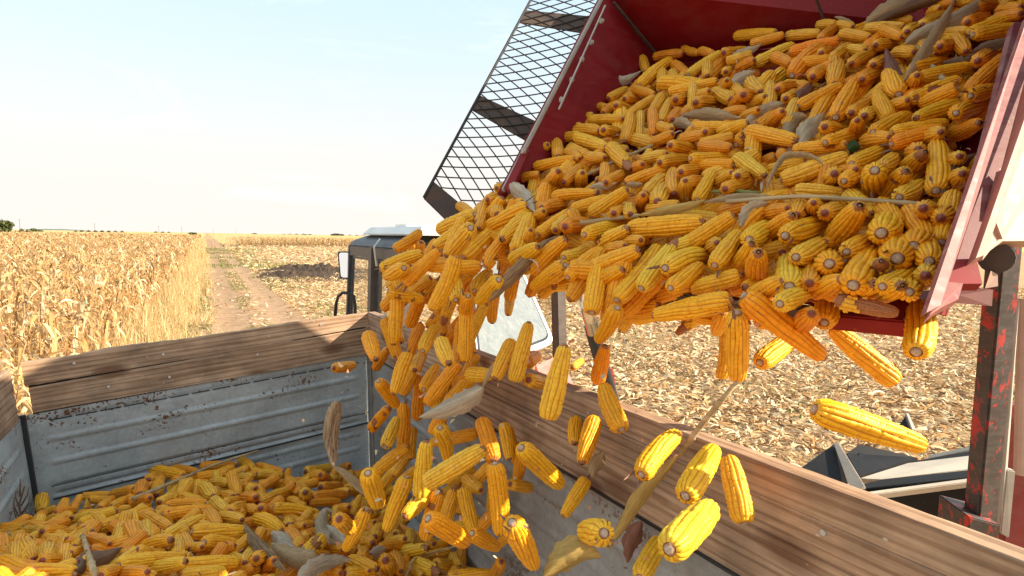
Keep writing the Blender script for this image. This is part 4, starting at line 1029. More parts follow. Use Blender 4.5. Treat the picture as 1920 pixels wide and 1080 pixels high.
# mesh screen on the left wall
O0, O1, I0, I1 = at(795, 370, 2.46), at(995, 0, 3.0), at(900, 446, 2.50), at(1133, -6, 2.98)
def msh(a, b): return (O0 * (1 - b) + I0 * b) * (1 - a) + (O1 * (1 - b) + I1 * b) * a
screen = empty('mesh_screen', O0); screen.parent = picker; screen.location = O0 - Vector(picker.location)
mb = MB(); n_p, n_c = 23, 6; amax = 1.25
k = -n_c
for s_ in (1, -1):
    for i in range(-n_c, int(n_p * amax) + n_c):
        pts = []
        for j in range(n_c * 2 + 1):
            b = j / (n_c * 2); a = (i + s_ * j / 4.0) / n_p
            if 0.055 <= a <= amax: pts.append(msh(a ** 1.0, b) + HN * (.002 * s_))
        if len(pts) > 1: mb.tube(pts, .0031, 5)
MESHD = m_paint('dark_wire', (0.018, 0.016, 0.015), (0.2, 0.11, 0.06), 0.15, 0.7)
mb.build('wire_mesh', MESHD, screen)
MB().tube([msh(0, 0), msh(amax, 0)], .0065, 7).build('edge_rod', MESHD, screen)
BARM = m_paint('rusty_flat_bar', (0.06, 0.042, 0.033), (0.26, 0.13, 0.07), 0.4, 0.75)
for (a0, a1) in ((.035, .0), (.435, .39), (.905, .86)):
    q = [msh(a0 + .035, 0), msh(a1 + .045 + .0, 1), msh(a1 - .035, 1), msh(a0 - .038, 0)]
    MB().plate(q, .008).build('cross_bar', BARM, screen, .002)
# hydraulic ram, post, trough and side of the machine
MB().tube([at(1078, 500, 2.75), at(1112, 625, 2.9)], .029, 14).build('hydraulic_ram', CHR, picker, smooth=True)
MB().tube([at(1108, 610, 2.9), at(1150, 760, 3.05)], .036, 14).build('ram_barrel', DARK, picker)
def pl(pts, th, name, mat, bev=.003, par=picker, n=None): return MB().plate([at(*p) for p in pts], th, n).build(name, mat, par, bev)
post_ = MB()
a_, b_ = at(1906, 446, 1.62), at(1852, 1010, 1.82)
post_.plate([at(1884, 446, 1.6), at(1921, 446, 1.62), at(1871, 985, 1.80), at(1834, 985, 1.78)], .05)
post_ = post_.build('lift_post', CHIP, picker, .006)
pl([(1905, 640, 1.68), (1912, 560, 1.70), (1882, 985, 1.84), (1876, 985, 1.82)], .03, 'post_edge', GREYF, .002, post_)
pl([(1818, 970, 1.745), (1876, 985, 1.755), (1868, 1080, 1.80), (1808, 1080, 1.79)], .12, 'post_sleeve', CHIP)
pl([(1890, 760, 1.95), (2010, 760, 2.0), (2010, 1120, 2.1), (1880, 1120, 2.1)], .03, 'side_panel', m_paint('dark_red_panel', (0.16, 0.01, 0.015), (0.4, 0.2, 0.2), 0.15, 0.35))
MB().tube([at(1920, 560, 1.9), at(1913, 890, 1.9)], .018, 12).build('pipe', CREAM, picker)
pl([(1888, 880, 1.78), (1905, 884, 1.78), (1893, 1010, 1.82), (1876, 1000, 1.82)], .02, 'post_bracket', GREYF)
# black crop trough behind the trailer wall
pl([(1486, 888, 2.7), (1566, 830, 2.9), (1597, 930, 2.5), (1560, 960, 2.5)], .02, 'trough_end', BLK)
pl([(1563, 832, 2.86), (1571, 827, 2.86), (1622, 912, 2.46), (1598, 928, 2.46)], .02, 'trough_flange', FLANGE)
pl([(1586, 850, 3.0), (1612, 832, 3.05), (1722, 858, 3.0), (1612, 894, 2.75)], .02, 'trough_end', BLK)
pl([(1680, 806, 3.2), (1700, 776, 3.3), (1716, 803, 3.2)], .02, 'divider_tip', BLK)
pl([(1698, 774, 3.28), (1704, 774, 3.28), (1718, 806, 3.16), (1710, 806, 3.16)], .01, 'divider_tip', GREYF)
pl([(1740, 853, 2.95), (1868, 826, 2.8), (1868, 834, 2.78), (1742, 860, 2.93)], .02, 'trough_flange', FLANGE)
pl([(1612, 893, 2.72), (1742, 861, 2.9), (1868, 836, 2.76), (1868, 850, 2.7), (1700, 868, 2.75)], .02, 'trough_wall', BLK)
pl([(1610, 897, 2.62), (1702, 868, 2.7), (1868, 848, 2.58), (1868, 874, 2.48), (1652, 899, 2.55)], .02, 'trough_floor', FLANGE)
pl([(1614, 908, 2.5), (1650, 899, 2.52), (1868, 875, 2.46), (1868, 890, 2.4), (1615, 917, 2.46)], .02, 'trough_wall', BLK)
pl([(1600, 925, 2.44), (1868, 889, 2.38), (1868, 897, 2.36), (1602, 932, 2.42)], .03, 'trough_flange', FLANGE)
pl([(1600, 931, 2.425), (1868, 896, 2.365), (1868, 1120, 2.5), (1700, 1120, 2.6)], .02, 'trough_side', BLK)
# ------------------------------------------------------------------ corn cobs
def prof(s, kind):
    if kind == 'taper': r = 1.0 - 0.42 * max(0, (s - .35) / .65) ** 1.7
    elif kind == 'fat': r = 1.0 - 0.3 * max(0, (s - .6) / .4) ** 2
    else: r = 1.0 - 0.36 * max(0, (s - .55) / .45) ** 1.8
    r *= 0.60 + 0.40 * min(1, s / .11) ** .5
    r *= 1 - .45 * max(0, (s - .9) / .1) ** 2
    return r
def cob_mesh(name, seed, rows=14, nk=36, per=5, kper=3, kind='mid', bend=0.0, missing=0.0, tipbare=0.06, groove=.125):
    r_ = np.random.default_rng(seed)
    na, ns = rows * per, nk * kper
    wob = [(r_.uniform(0, 6.28), r_.uniform(-.5, .5), r_.uniform(0, 6.28)) for _ in range(rows + 1)]
    twist = r_.normal(0, .25)
    miss = set()
    if missing > 0:
        for _ in range(int(missing * 10)):
            cr_, ck = r_.integers(0, rows), r_.integers(0, nk); sz = r_.uniform(1.5, 5)
            for a in range(-4, 5):
                for b in range(-7, 8):
                    if a * a * 1.6 + b * b * .4 < sz * r_.uniform(.4, 1.2): miss.add(((cr_ + a) % rows, ck + b))
    nlow = {i: r_.uniform(1 - tipbare * .4 - .025, 1 - tipbare * .3) for i in range(rows)}
    jit = r_.normal(0, .022, (rows, nk + 1))
    V, C = [], []
    for i in range(ns + 1):
        s = i / ns; k = min(nk - 1, int(s * nk)); 
        for j in range(na):
            row = j // per; u = (j % per) / per
            ph = 0.5 * (row % 2)
            fv = (s * nk + ph) % 1.0; kk = min(nk, int(s * nk + ph))
            g = 1 - abs(2 * u - 1) ** 3.2; kb = 1 - abs(2 * fv - 1) ** 4
            r = .5 * prof(s, kind) * (1 - groove * (1 - g) - .055 * (1 - kb)) * (1 + jit[row, kk])
            c = 1.0
            if (row, k) in miss or s > nlow[row]:
                r *= .74; c = 0.0
            if i == 0: r = .5 * (.40 if per > 3 else .02); c = 1.0 if per > 3 else 0.0
            if i == ns: r = .5 * (.22 if per > 3 else .02); c = 0.0
            a = 2 * math.pi * (j + (math.sin(s * 5 + wob[row][0]) * .35 + math.sin(s * 13 + wob[row][2]) * .16) * per * .5) / na + twist * s
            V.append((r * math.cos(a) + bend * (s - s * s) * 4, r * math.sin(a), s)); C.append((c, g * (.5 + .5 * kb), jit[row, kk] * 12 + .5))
    V = np.array(V); idx = np.arange((ns + 1) * na).reshape(ns + 1, na); nx = np.roll(idx, -1, 1)
    Q = np.stack([idx[:-1], nx[:-1], nx[1:], idx[1:]], -1).reshape(-1, 4)
    return V, Q, np.array(C)
def core_mesh(seed):
    mb = MB(); r_ = random.Random(seed)
    pr = [(-.022, .0), (-.022, .09), (-.018, .13), (-.004, .17), (.004, .20), (.03, .22), (.10, .24)]
    n = 12; vs, fs = [], []
    for (z, r) in pr:
        for j in range(n):
            a = 6.2832 * j / n; q = r * (1 + .08 * math.sin(3 * a + seed)); vs.append((q * math.cos(a), q * math.sin(a), z + r_.uniform(-.006, .006)))
    for i in range(len(pr) - 1):
        for j in range(n): fs.append((i * n + j, i * n + (j + 1) % n, (i + 1) * n + (j + 1) % n, (i + 1) * n + j))
    b = len(vs); fs += [(b - n + j, b - n + (j + 1) % n, b + (j + 1) % n, b + j) for j in range(n)]
    pt = [(.84, .15), (.95, .115), (.98, .085), (1.0, .045), (1.004, .0)]
    for (z, r) in pt:
        for j in range(n):
            a = 6.2832 * j / n; vs.append((r * math.cos(a) + .02 * math.sin(seed), r * math.sin(a), z))
    for i in range(len(pt) - 1):
        for j in range(n): fs.append((b + i * n + j, b + i * n + (j + 1) % n, b + (i + 1) * n + (j + 1) % n, b + (i + 1) * n + j))
    me = bpy.data.meshes.new('cob_core'); me.from_pydata(vs, [], fs); me.polygons.foreach_set('use_smooth', np.ones(len(fs), bool)); me.update()
    return me
def shred_mesh(seed):
    """shrivelled husk left at the butt"""
    r_ = np.random.default_rng(seed); n = 7
    a = r_.uniform(0, 6.28, n); P = np.stack([.34 * np.cos(a), .34 * np.sin(a), r_.uniform(-.02, .05, n)], -1)
    V, Q = [], []; 
    for i in range(n):
        L_ = r_.uniform(.10, .24); w_ = r_.uniform(.10, .2); dz = r_.choice([1, 1, -1]); cu = r_.uniform(-.3, .5)
        for k in range(5):
            t_ = k / 4; rr = .35 + .14 * t_ + cu * .15 * t_ * t_; z = .02 + dz * L_ * t_
            ww = w_ * (1 - t_) ** .6 + .01
            for q in (-1, 1): V.append((rr * math.cos(a[i] + q * ww / .35 / 2), rr * math.sin(a[i] + q * ww / .35 / 2), z + .012 * q))
        b = i * 10
        for k in range(4): Q.append((b + 2 * k, b + 2 * k + 2, b + 2 * k + 3, b + 2 * k + 1))
    return np_mesh('husk_shred', V, Q, smooth=True)
# kernel colour: object colour times a little noise, dark between the rows, bare core where kernels are lost
t = NT('corn_kernels'); a = t.attr('cob'); sep = t.n('ShaderNodeSeparateColor'); t.l(a.outputs['Color'], sep.inputs[0])
info = t.info(); v = t.coord('Object', (8, 8, 5))
n1 = t.noise(v, 1.0, 4, .6)
kc = t.mix(info.outputs['Color'], t.ramp(n1, [(.3, (.88, .80, .7)), (.65, (1.08, 1.08, 1.0))]), 1.0, 'MULTIPLY')
kc = t.mix(kc, t.ramp(sep.outputs[2], [(.0, (.84, .72, .6)), (.5, (1, 1, 1)), (1, (1.06, 1.1, 1.3))]), .7, 'MULTIPLY')
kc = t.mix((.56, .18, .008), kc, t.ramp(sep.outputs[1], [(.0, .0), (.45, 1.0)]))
n2 = t.noise(t.coord('Object', (5, 5, 3)), 2.2, 5, .7)
kc = t.mix(kc, (.34, .24, .15), t.math('MULTIPLY', t.ramp(n2, [(.66, 0.0), (.74, 1.0)]), .6))
bare = t.ramp(t.noise(v, 5, 4, .7), [(.3, (.22, .055, .02)), (.6, (.44, .18, .07)), (.8, (.56, .34, .18))])
kc = t.mix(bare, kc, t.ramp(sep.outputs[0], [(.4, 0.0), (.6, 1.0)]))
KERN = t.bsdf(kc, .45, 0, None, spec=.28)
pp = [x for x in t.t.nodes if x.type == 'BSDF_PRINCIPLED'][0]
pp.inputs['Subsurface Weight'].default_value = 0.0
t = NT('cob_core'); g = t.n('ShaderNodeTexCoord'); sx = t.n('ShaderNodeSeparateXYZ'); t.l(g.outputs['Object'], sx.inputs[0])
rad = t.math('SQRT', t.math('ADD', t.math('POWER', sx.outputs[0], 2), t.math('POWER', sx.outputs[1], 2)))
nn = t.noise(t.coord('Object', (9, 9, 12)), 2, 5, .7)
butt = t.ramp(t.math('ADD', rad, t.math('MULTIPLY', nn, .16)), [(.14, (.62, .47, .34)), (.20, (.50, .32, .21)), (.25, (.40, .17, .08)), (.32, (.60, .28, .09))])
tipc = t.ramp(nn, [(.3, (.26, .10, .045)), (.6, (.42, .21, .10)), (.8, (.52, .36, .22))])
COREM = t.bsdf(t.mix(butt, tipc, t.ramp(sx.outputs[2], [(.4, 0.0), (.5, 1.0)])), .85, 0, nn, .4, .02)
t = NT('husk_shred'); nn = t.noise(t.coord('Object', (12, 12, 3)), 2, 5, .65)
SHRED = t.bsdf(t.ramp(nn, [(.3, (.10, .045, .035)), (.55, (.28, .15, .10)), (.75, (.52, .40, .27))]), .85, trans=.15)
KINDS_ = [('even', dict(kind='mid')), ('even', dict(kind='taper', rows=16)), ('even', dict(kind='mid', rows=12, nk=34)), ('plump', dict(kind='fat', rows=16)),
          ('even', dict(kind='taper', rows=12, groove=.155)), ('bowed', dict(kind='mid', bend=.16)), ('bowed', dict(kind='taper', bend=-.13, rows=12)),
          ('gap-toothed', dict(kind='mid', missing=1.3)), ('gap-toothed', dict(kind='taper', missing=.8, rows=12)), ('bare-tipped', dict(kind='taper', tipbare=.55)),
          ('bare-tipped', dict(kind='mid', tipbare=.45, rows=16)), ('even', dict(kind='fat', rows=14, groove=.155)), ('half-shelled', dict(kind='mid', missing=7, tipbare=1.4)), ('bowed', dict(kind='mid', bend=.24, rows=12, nk=30)), ('even', dict(kind='taper', rows=18, nk=42, groove=.10)), ('gap-toothed', dict(kind='fat', missing=.5, bend=.08)), ('even', dict(kind='fat', rows=12, nk=30, bend=-.06))]
VAR = []
for i, (adj, kw) in enumerate(KINDS_):
    V, Q, C = cob_mesh('corn_cob', 100 + i, **kw)
    me = np_mesh('corn_cob', V, Q, C, smooth=True, attr='cob'); me.materials.append(KERN)
    VAR.append((adj, me))
CORES = [core_mesh(i) for i in range(4)]
for c in CORES: c.materials.append(COREM)
SHREDS = [shred_mesh(60 + i) for i in range(4)]
for c in SHREDS: c.materials.append(SHRED)
LOW = [cob_mesh('low', 200 + i, per=3, kper=1, nk=14, kind=k, bend=b) for i, (k, b) in enumerate((('mid', 0), ('taper', 0), ('fat', .06), ('mid', -.1)))]

# piles: depth along the view for each photo position
def interp(x, xs, ys): return float(np.interp(x, xs, ys))
yc = lambda x: interp(x, [-100, 0, 80, 270, 450, 600, 690, 870, 960], [985, 970, 945, 893, 872, 868, 885, 1048, 1110])
ib = lambda x: interp(x, [-100, 0, 200, 450, 650, 870, 960], [.60, .59, .57, .52, .45, .385, .37])
wallR_n = rn.normalized(); 
def wall_depth(px, py, P0, n):
    r = ray(px, py); k = r.dot(n)
    return (P0 - CAM).dot(n) / k if abs(k) > 1e-5 else 1e9
def tr_inv(px, py):
    iw = 1 / (wall_depth(px, min(py, 1000), TL + fn * .02, fn) - .06) if px < 692 else 1 / (wall_depth(px, py, TRc + rn * .01, rn) - .05)
    y0 = yc(px); u = (py - y0) / max(60, 1075 - y0)
    return iw + max(-.05, min(1.2, u)) * (max(ib(px), iw) - iw)
def depth_of(kind, px, py):
    return hop(px, py) if kind == 'H' else 1 / tr_inv(px, py)
cobs = []
for ox, oy, kind, s_ in TR:
    for e in s_.split(';'):
        b = e.endswith('b'); v = [float(q) for q in e.rstrip('b').split(',')]
        x1, y1, x2, y2, w_ = ox + v[0] / 4, oy + v[1] / 4, ox + v[2] / 4, oy + v[3] / 4, v[4] / 4
        if kind == 'F' or True:
            if x1 == x2 and y1 == y2: x2 += .1
        cobs.append(dict(k=kind, a=(x1, y1), b=(x2, y2), w=w_, butt=b, n=len(cobs)))
cr_ = random.Random(11)
# the thick of the stream: further cobs pouring behind the traced ones
def stream(n, poly, w0, w1, kind, ang0, seed, dmin):
    r = random.Random(seed); got = []
    def inside(x, y):
        c = False
        for i in range(len(poly)):
            (xa, ya), (xb, yb) = poly[i - 1], poly[i]
            if (ya > y) != (yb > y) and x < (xb - xa) * (y - ya) / (yb - ya) + xa: c = not c
        return c
    xs, ys = [p[0] for p in poly], [p[1] for p in poly]; tries = 0
    while len(got) < n and tries < 9000:
        tries += 1
        x, y = r.uniform(min(xs), max(xs)), r.uniform(min(ys), max(ys))
        if not inside(x, y) or any(math.hypot(x - g[0], y - g[1]) < dmin for g in got): continue
        a = math.radians(ang0 + r.gauss(0, 22)); w_ = r.uniform(w0, w1); L2 = w_ * r.uniform(2.6, 4.2) / 2
        s2 = r.choice((1, -1)); dx, dy = math.cos(a) * L2 * s2, -math.sin(a) * L2 * s2
        got.append((x, y)); cobs.append(dict(k=kind, a=(x - dx, y - dy), b=(x + dx, y + dy), w=w_, butt=False, n=len(cobs), under=True))
stream(40, [(745, 470), (850, 432), (960, 372), (1075, 470), (1090, 535), (1010, 525), (900, 545), (790, 590), (745, 560)], 22, 27, 'F', 50, 1, 17)
stream(20, [(735, 560), (860, 520), (930, 540), (900, 690), (860, 770), (770, 790), (730, 680)], 21, 26, 'F', 68, 2, 22)
stream(20, [(720, 790), (860, 760), (1000, 860), (960, 1000), (800, 1000), (700, 900)], 21, 26, 'F', 60, 3, 30)
stream(16, [(1080, 500), (1300, 540), (1500, 585), (1380, 600), (1150, 580)], 30, 38, 'F', 30, 4, 26)
stream(70, [(840, 440), (1000, 330), (1100, 250), (1240, 150), (1440, 110), (1690, 30), (1900, 10), (1840, 300), (1740, 560), (1400, 540), (1150, 500)], 26, 34, 'H', 35, 5, 40)
def place(c):
    (x1, y1), (x2, y2) = c['a'], c['b']; mx, my = (x1 + x2) / 2, (y1 + y2) / 2
    lp_ = math.hypot(x2 - x1, y2 - y1)
    if c['k'] in 'HT':
        d = depth_of(c['k'], mx, my); D = max(.042, min(.066, 1.07 * c['w'] * d / F)); d += D * (.55 if c.get('under') else -.15)
        d1 = d + (depth_of(c['k'], x1, y1) - depth_of(c['k'], mx, my)); d2 = d + (depth_of(c['k'], x2, y2) - depth_of(c['k'], mx, my))
    else:
        D = cr_.uniform(.047, .054); d = D * F / c['w'] * (1.05 if c.get('under') else 1)
        for (P0, n, base) in ((TRc, rn, 0), (TL, fn, 0)):
            for (qx, qy) in ((x1, y1), (x2, y2)):
                wd = wall_depth(qx, qy, P0, n)
                if 0 < wd < 9 and d > wd - .07:
                    q = at(qx, qy, wd)
                    top = TRc.z if n is rn else TL.z
                    if q.z < top + .06: d = max(.8, wd - .07)
        D = max(.038, min(.06, c['w'] * d / F)); d1 = d2 = d
    app = lp_ * d / F
    P1, P2 = at(x1, y1, d1), at(x2, y2, d2)
    Lr = (P2 - P1).length
    lmin = D * (3.1 if c['k'] == 'T' else 3.3)
    if c['butt']: lmin = D * 3.9
    if Lr < lmin:                       # foreshortened: tilt towards or away from the eye
        ext = math.sqrt(max(0, lmin ** 2 - min(app, lmin) ** 2)) / 2
        sg = -1 if c['butt'] else (1 if cr_.random() < .6 else -1)
        d1, d2 = d + sg * ext, d - sg * ext
        if c['butt'] and c['k'] == 'H': d1 += .3 * ext; d2 += .3 * ext
        P1, P2 = at(x1, y1, d1), at(x2, y2, d2)
    elif Lr > D * 5.6:
        m = (d1 + d2) / 2; d1 = m + (d1 - m) * .4; d2 = m + (d2 - m) * .4
        P1, P2 = at(x1, y1, d1), at(x2, y2, d2)
    c['P'] = [P1, P2]; c['D'] = D; c['d'] = (d1 + d2) / 2
    c['fore'] = app / max(.001, (P2 - P1).length)
    c['area'] = c['w'] * max(lp_, c['w'])
def segseg(p1, q1, p2, q2):
    d1, d2, r = q1 - p1, q2 - p2, p1 - p2
    a, e, f = d1.dot(d1), d2.dot(d2), d2.dot(r)
    c, b = d1.dot(r), d1.dot(d2); den = a * e - b * b
    s = max(0, min(1, (b * f - c * e) / den)) if den > 1e-9 else 0
    t = (b * s + f) / e
    if t < 0: t = 0; s = max(0, min(1, -c / a))
    elif t > 1: t = 1; s = max(0, min(1, (b - c) / a))
    return ((p1 + d1 * s) - (p2 + d2 * t)).length
for c in cobs: place(c)
order = sorted(cobs, key=lambda c: (not c.get('under'), {'H': 0, 'T': 0, 'F': 1}[c['k']], (c['a'][1] + c['b'][1]) / 2 if c['k'] != 'F' else c['w']))
done = []
for c in order:                          # rest each cob on those already lying there
    moved = 0.0
    cx, cy = (c['a'][0] + c['b'][0]) / 2, (c['a'][1] + c['b'][1]) / 2
    nb = [o for o in done if abs((o['a'][0] + o['b'][0]) / 2 - cx) < 150 and abs((o['a'][1] + o['b'][1]) / 2 - cy) < 150 and o['k'] == c['k']]
    lim = .06 if c['k'] != 'F' else .12
    for it in range(9):
        worst = 0
        for o in nb:
            dd = segseg(c['P'][0], c['P'][1], o['P'][0], o['P'][1]); need = (c['D'] + o['D']) / 2 * .84
            worst = max(worst, need - dd)
        if worst <= .001 or moved > lim: break
        step = min(worst + .002, .014); moved += step
        k = 1 - step / c['d']; c['P'] = [CAM + (p - CAM) * k for p in c['P']]; c['D'] *= k; c['d'] *= k
    done.append(c)
def cob_matrix(P1, P2, D, roll):
    z = P2 - P1; Ln = z.length; z.normalize()
    x = z.cross(Vector((.3, .9, .2))); x.normalize(); y = z.cross(x)
    x2 = x * math.cos(roll) + y * math.sin(roll); y2 = z.cross(x2)
    M = Matrix((x2 * D, y2 * D, z * Ln)).transposed().to_4x4(); M.translation = P1
    return M
COLS = {'pale': (.90, .50, .035), 'golden': (.90, .44, .018), 'amber': (.88, .37, .011), 'orange': (.88, .30, .008)}
NMAX = 312
rank = sorted(cobs, key=lambda c: -c['area'] * (1.3 if c['k'] == 'F' else 1) * (.55 if c.get('under') else 1) * (1 if -20 < (c['a'][0] + c['b'][0]) / 2 < 1940 and -10 < (c['a'][1] + c['b'][1]) / 2 < 1085 else .05))
single = set(id(c) for c in rank[:NMAX])
stuff = Pile(); items = []
def low_add(P1, P2, D, roll, col):
    V, Q, C = LOW[cr_.randrange(len(LOW))]
    M = np.array(cob_matrix(P1, P2, D, roll)); W = V @ M[:3, :3].T + M[:3, 3]
    stuff.add(W, Q, np.concatenate([C[:, :2], np.full((len(C), 1), col)], 1))
for c in cobs:
    r = random.Random(c['n'] * 7 + 1)
    up = c['k'] == 'H' and (c['a'][1] + c['b'][1]) / 2 < 260 and (c['a'][0] + c['b'][0]) / 2 > 1350
    cn = r.choices(list(COLS), [.12, .33, .35, .20] if up else ([.30, .48, .2, .02] if c['k'] != 'F' else [.18, .5, .27, .05]))[0]
    vi = r.choices(range(17), [2.4, 2.6, 2, 1.6, 2, 1.2, 1, .5, .5, 1, .9, 1.6, 0, 1, 2, .5, 1.5])[0]
    if c['w'] > 36: vi = r.choice((0, 1, 2, 3, 4, 5))
    if c['k'] == 'H' and c['b'] == (1440 + 980 / 4, 540 + 190 / 4): vi = 12
    c['cn'], c['vi'], c['roll'] = cn, vi, r.uniform(0, 6.28)
    if id(c) in single:
        M = cob_matrix(c['P'][0], c['P'][1], c['D'], c['roll'])
        o = bpy.data.objects.new('corn_cob', VAR[vi][1]); COL.objects.link(o); o.matrix_basis = M
        o.color = (*[x * (1 + r.uniform(-.06, .06)) for x in COLS[cn]], 1)
        c['o'] = o; c['adj'] = VAR[vi][0]
        k = bpy.data.objects.new('cob_core', CORES[r.randrange(4)]); COL.objects.link(k); k.parent = o
        c['shred'] = r.random() < (.45 if c['butt'] else .22)
        if c['shred']:
            k = bpy.data.objects.new('husk_shred', SHREDS[r.randrange(4)]); COL.objects.link(k); k.parent = o
        items.append(c)
    else:
        low_add(c['P'][0], c['P'][1], c['D'], c['roll'], r.random())
# the cobs underneath, seen only in the gaps
def filler(kind, n, box, off0, off1, test=None):
    r = random.Random(5 + n); k = 0
    while k < n:
        x, y = r.uniform(box[0], box[1]), r.uniform(box[2], box[3])
        if test and not test(x, y): continue
        k += 1
        d = depth_of(kind, x, y) + r.uniform(off0, off1)
        D = r.uniform(.044, .055); Ln = D * r.uniform(3.4, 4.4); c = at(x, y, d)
        nrm_ = HN if kind == 'H' else Vector((0, -.25, 1)).normalized()
        v = Vector((r.gauss(0, 1), r.gauss(0, 1), r.gauss(0, 1))); v -= nrm_ * v.dot(nrm_) * .8; v.normalize()
        A_, B_ = c - v * Ln / 2, c + v * Ln / 2
        if test and kind == 'H' and not all(in_hop(*project(q)[:2]) for q in (A_, B_)):
            k -= .8; continue
        low_add(A_, B_, D, r.uniform(0, 6), r.random())
def in_hop(x, y):
    top = interp(x, [930, 1000, 1110, 1190, 1300, 1420, 1550, 1690, 1800, 2100], [400, 300, 190, 130, 110, 90, 55, 15, -20, -60])
    bot = interp(x, [820, 1000, 1200, 1500, 1740], [450, 525, 540, 575, 585]); rt = 1740 + (585 - y) * .33
    lft = 830 if y > 400 else 0
    return y > top + 18 and y < bot - 8 and x < rt - 14 and x > lft + 25
filler('H', 300, (840, 1960, -40, 580), .035, .075, in_hop)
filler('H', 170, (840, 1960, -40, 570), .085, .12, in_hop)
filler('T', 210, (0, 870, 860, 1100), .03, .08, lambda x, y: y > yc(x) + 8)
filler('T', 120, (0, 900, 870, 1160), .10, .16, lambda x, y: y > yc(x) + 20)
filler('T', 60, (-150, 900, 1085, 1250), -.03, .06)
me = stuff.mesh('corn_pile')
a = me.attributes['col']; buf = np.zeros(len(me.vertices) * 4, np.float32); a.data.foreach_get('color', buf)
at2 = me.attributes.new('cob', 'FLOAT_COLOR', 'POINT'); at2.data.foreach_set('color', buf)
me.polygons.foreach_set('use_smooth', np.ones(len(me.polygons), bool))
t = NT('piled_kernels'); a = t.attr('cob'); sep = t.n('ShaderNodeSeparateColor'); t.l(a.outputs['Color'], sep.inputs[0])
kc = t.ramp(sep.outputs[2], [(0, (.90, .50, .035)), (.4, (.90, .43, .018)), (.8, (.88, .35, .011)), (1, (.86, .29, .008))])
kc = t.mix(kc, t.ramp(t.noise(t.geo(), 30, 4, .6), [(.3, (.8, .7, .6)), (.65, (1.05, 1.05, 1.0))]), 1.0, 'MULTIPLY')
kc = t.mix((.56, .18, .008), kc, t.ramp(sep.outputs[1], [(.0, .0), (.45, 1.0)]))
kc = t.mix((.24, .06, .04), kc, t.ramp(sep.outputs[0], [(.4, 0.0), (.6, 1.0)]))
fine = t.voro(t.geo(), 170)
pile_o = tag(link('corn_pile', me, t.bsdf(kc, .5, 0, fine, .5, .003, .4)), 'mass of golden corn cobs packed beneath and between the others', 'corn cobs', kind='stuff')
print('cobs', len(cobs), 'single', len(items), 'stuff verts', len(me.vertices))
# ------------------------------------------------------------------ husks, leaves and stalks
HUSKC = {'pale': (.66, .55, .40), 'tan': (.52, .37, .20), 'brown': (.26, .155, .095), 'grey': (.60, .46, .29), 'reddish': (.33, .15, .10), 'green': (.30, .32, .10), 'yellow': (.62, .42, .13), 'darkgreen': (.05, .09, .03)}
def m_husk(nm, c, c2=None):
    t = NT('dry_husk_' + nm); v = t.coord('Object', (5, 60, 60)); g = t.coord('UV', (1, 1, 1))
    n = t.noise(v, 2.5, 5, .65); a = t.attr('vein')
    s = t.ramp(a.outputs['Fac'], [(0, .82), (1, 1.08)])
    k = t.mix(tuple(x * .62 for x in c), tuple(min(.9, x * 1.15) for x in (c2 or c)), t.ramp(n, [(.3, 0), (.68, 1)]))
    k = t.mix(k, s, .8, 'MULTIPLY')
    return t.bsdf(k, .7, 0, a.outputs['Fac'], .35, .004, .3, trans=.35)
HM_ = {k: m_husk(k, v) for k, v in HUSKC.items()}
HM_['browntan'] = m_husk('browntan', (.20, .10, .06), (.62, .44, .26))
HM_['striped'] = m_husk('striped', (.24, .11, .085), (.40, .27, .12))
leaves = []
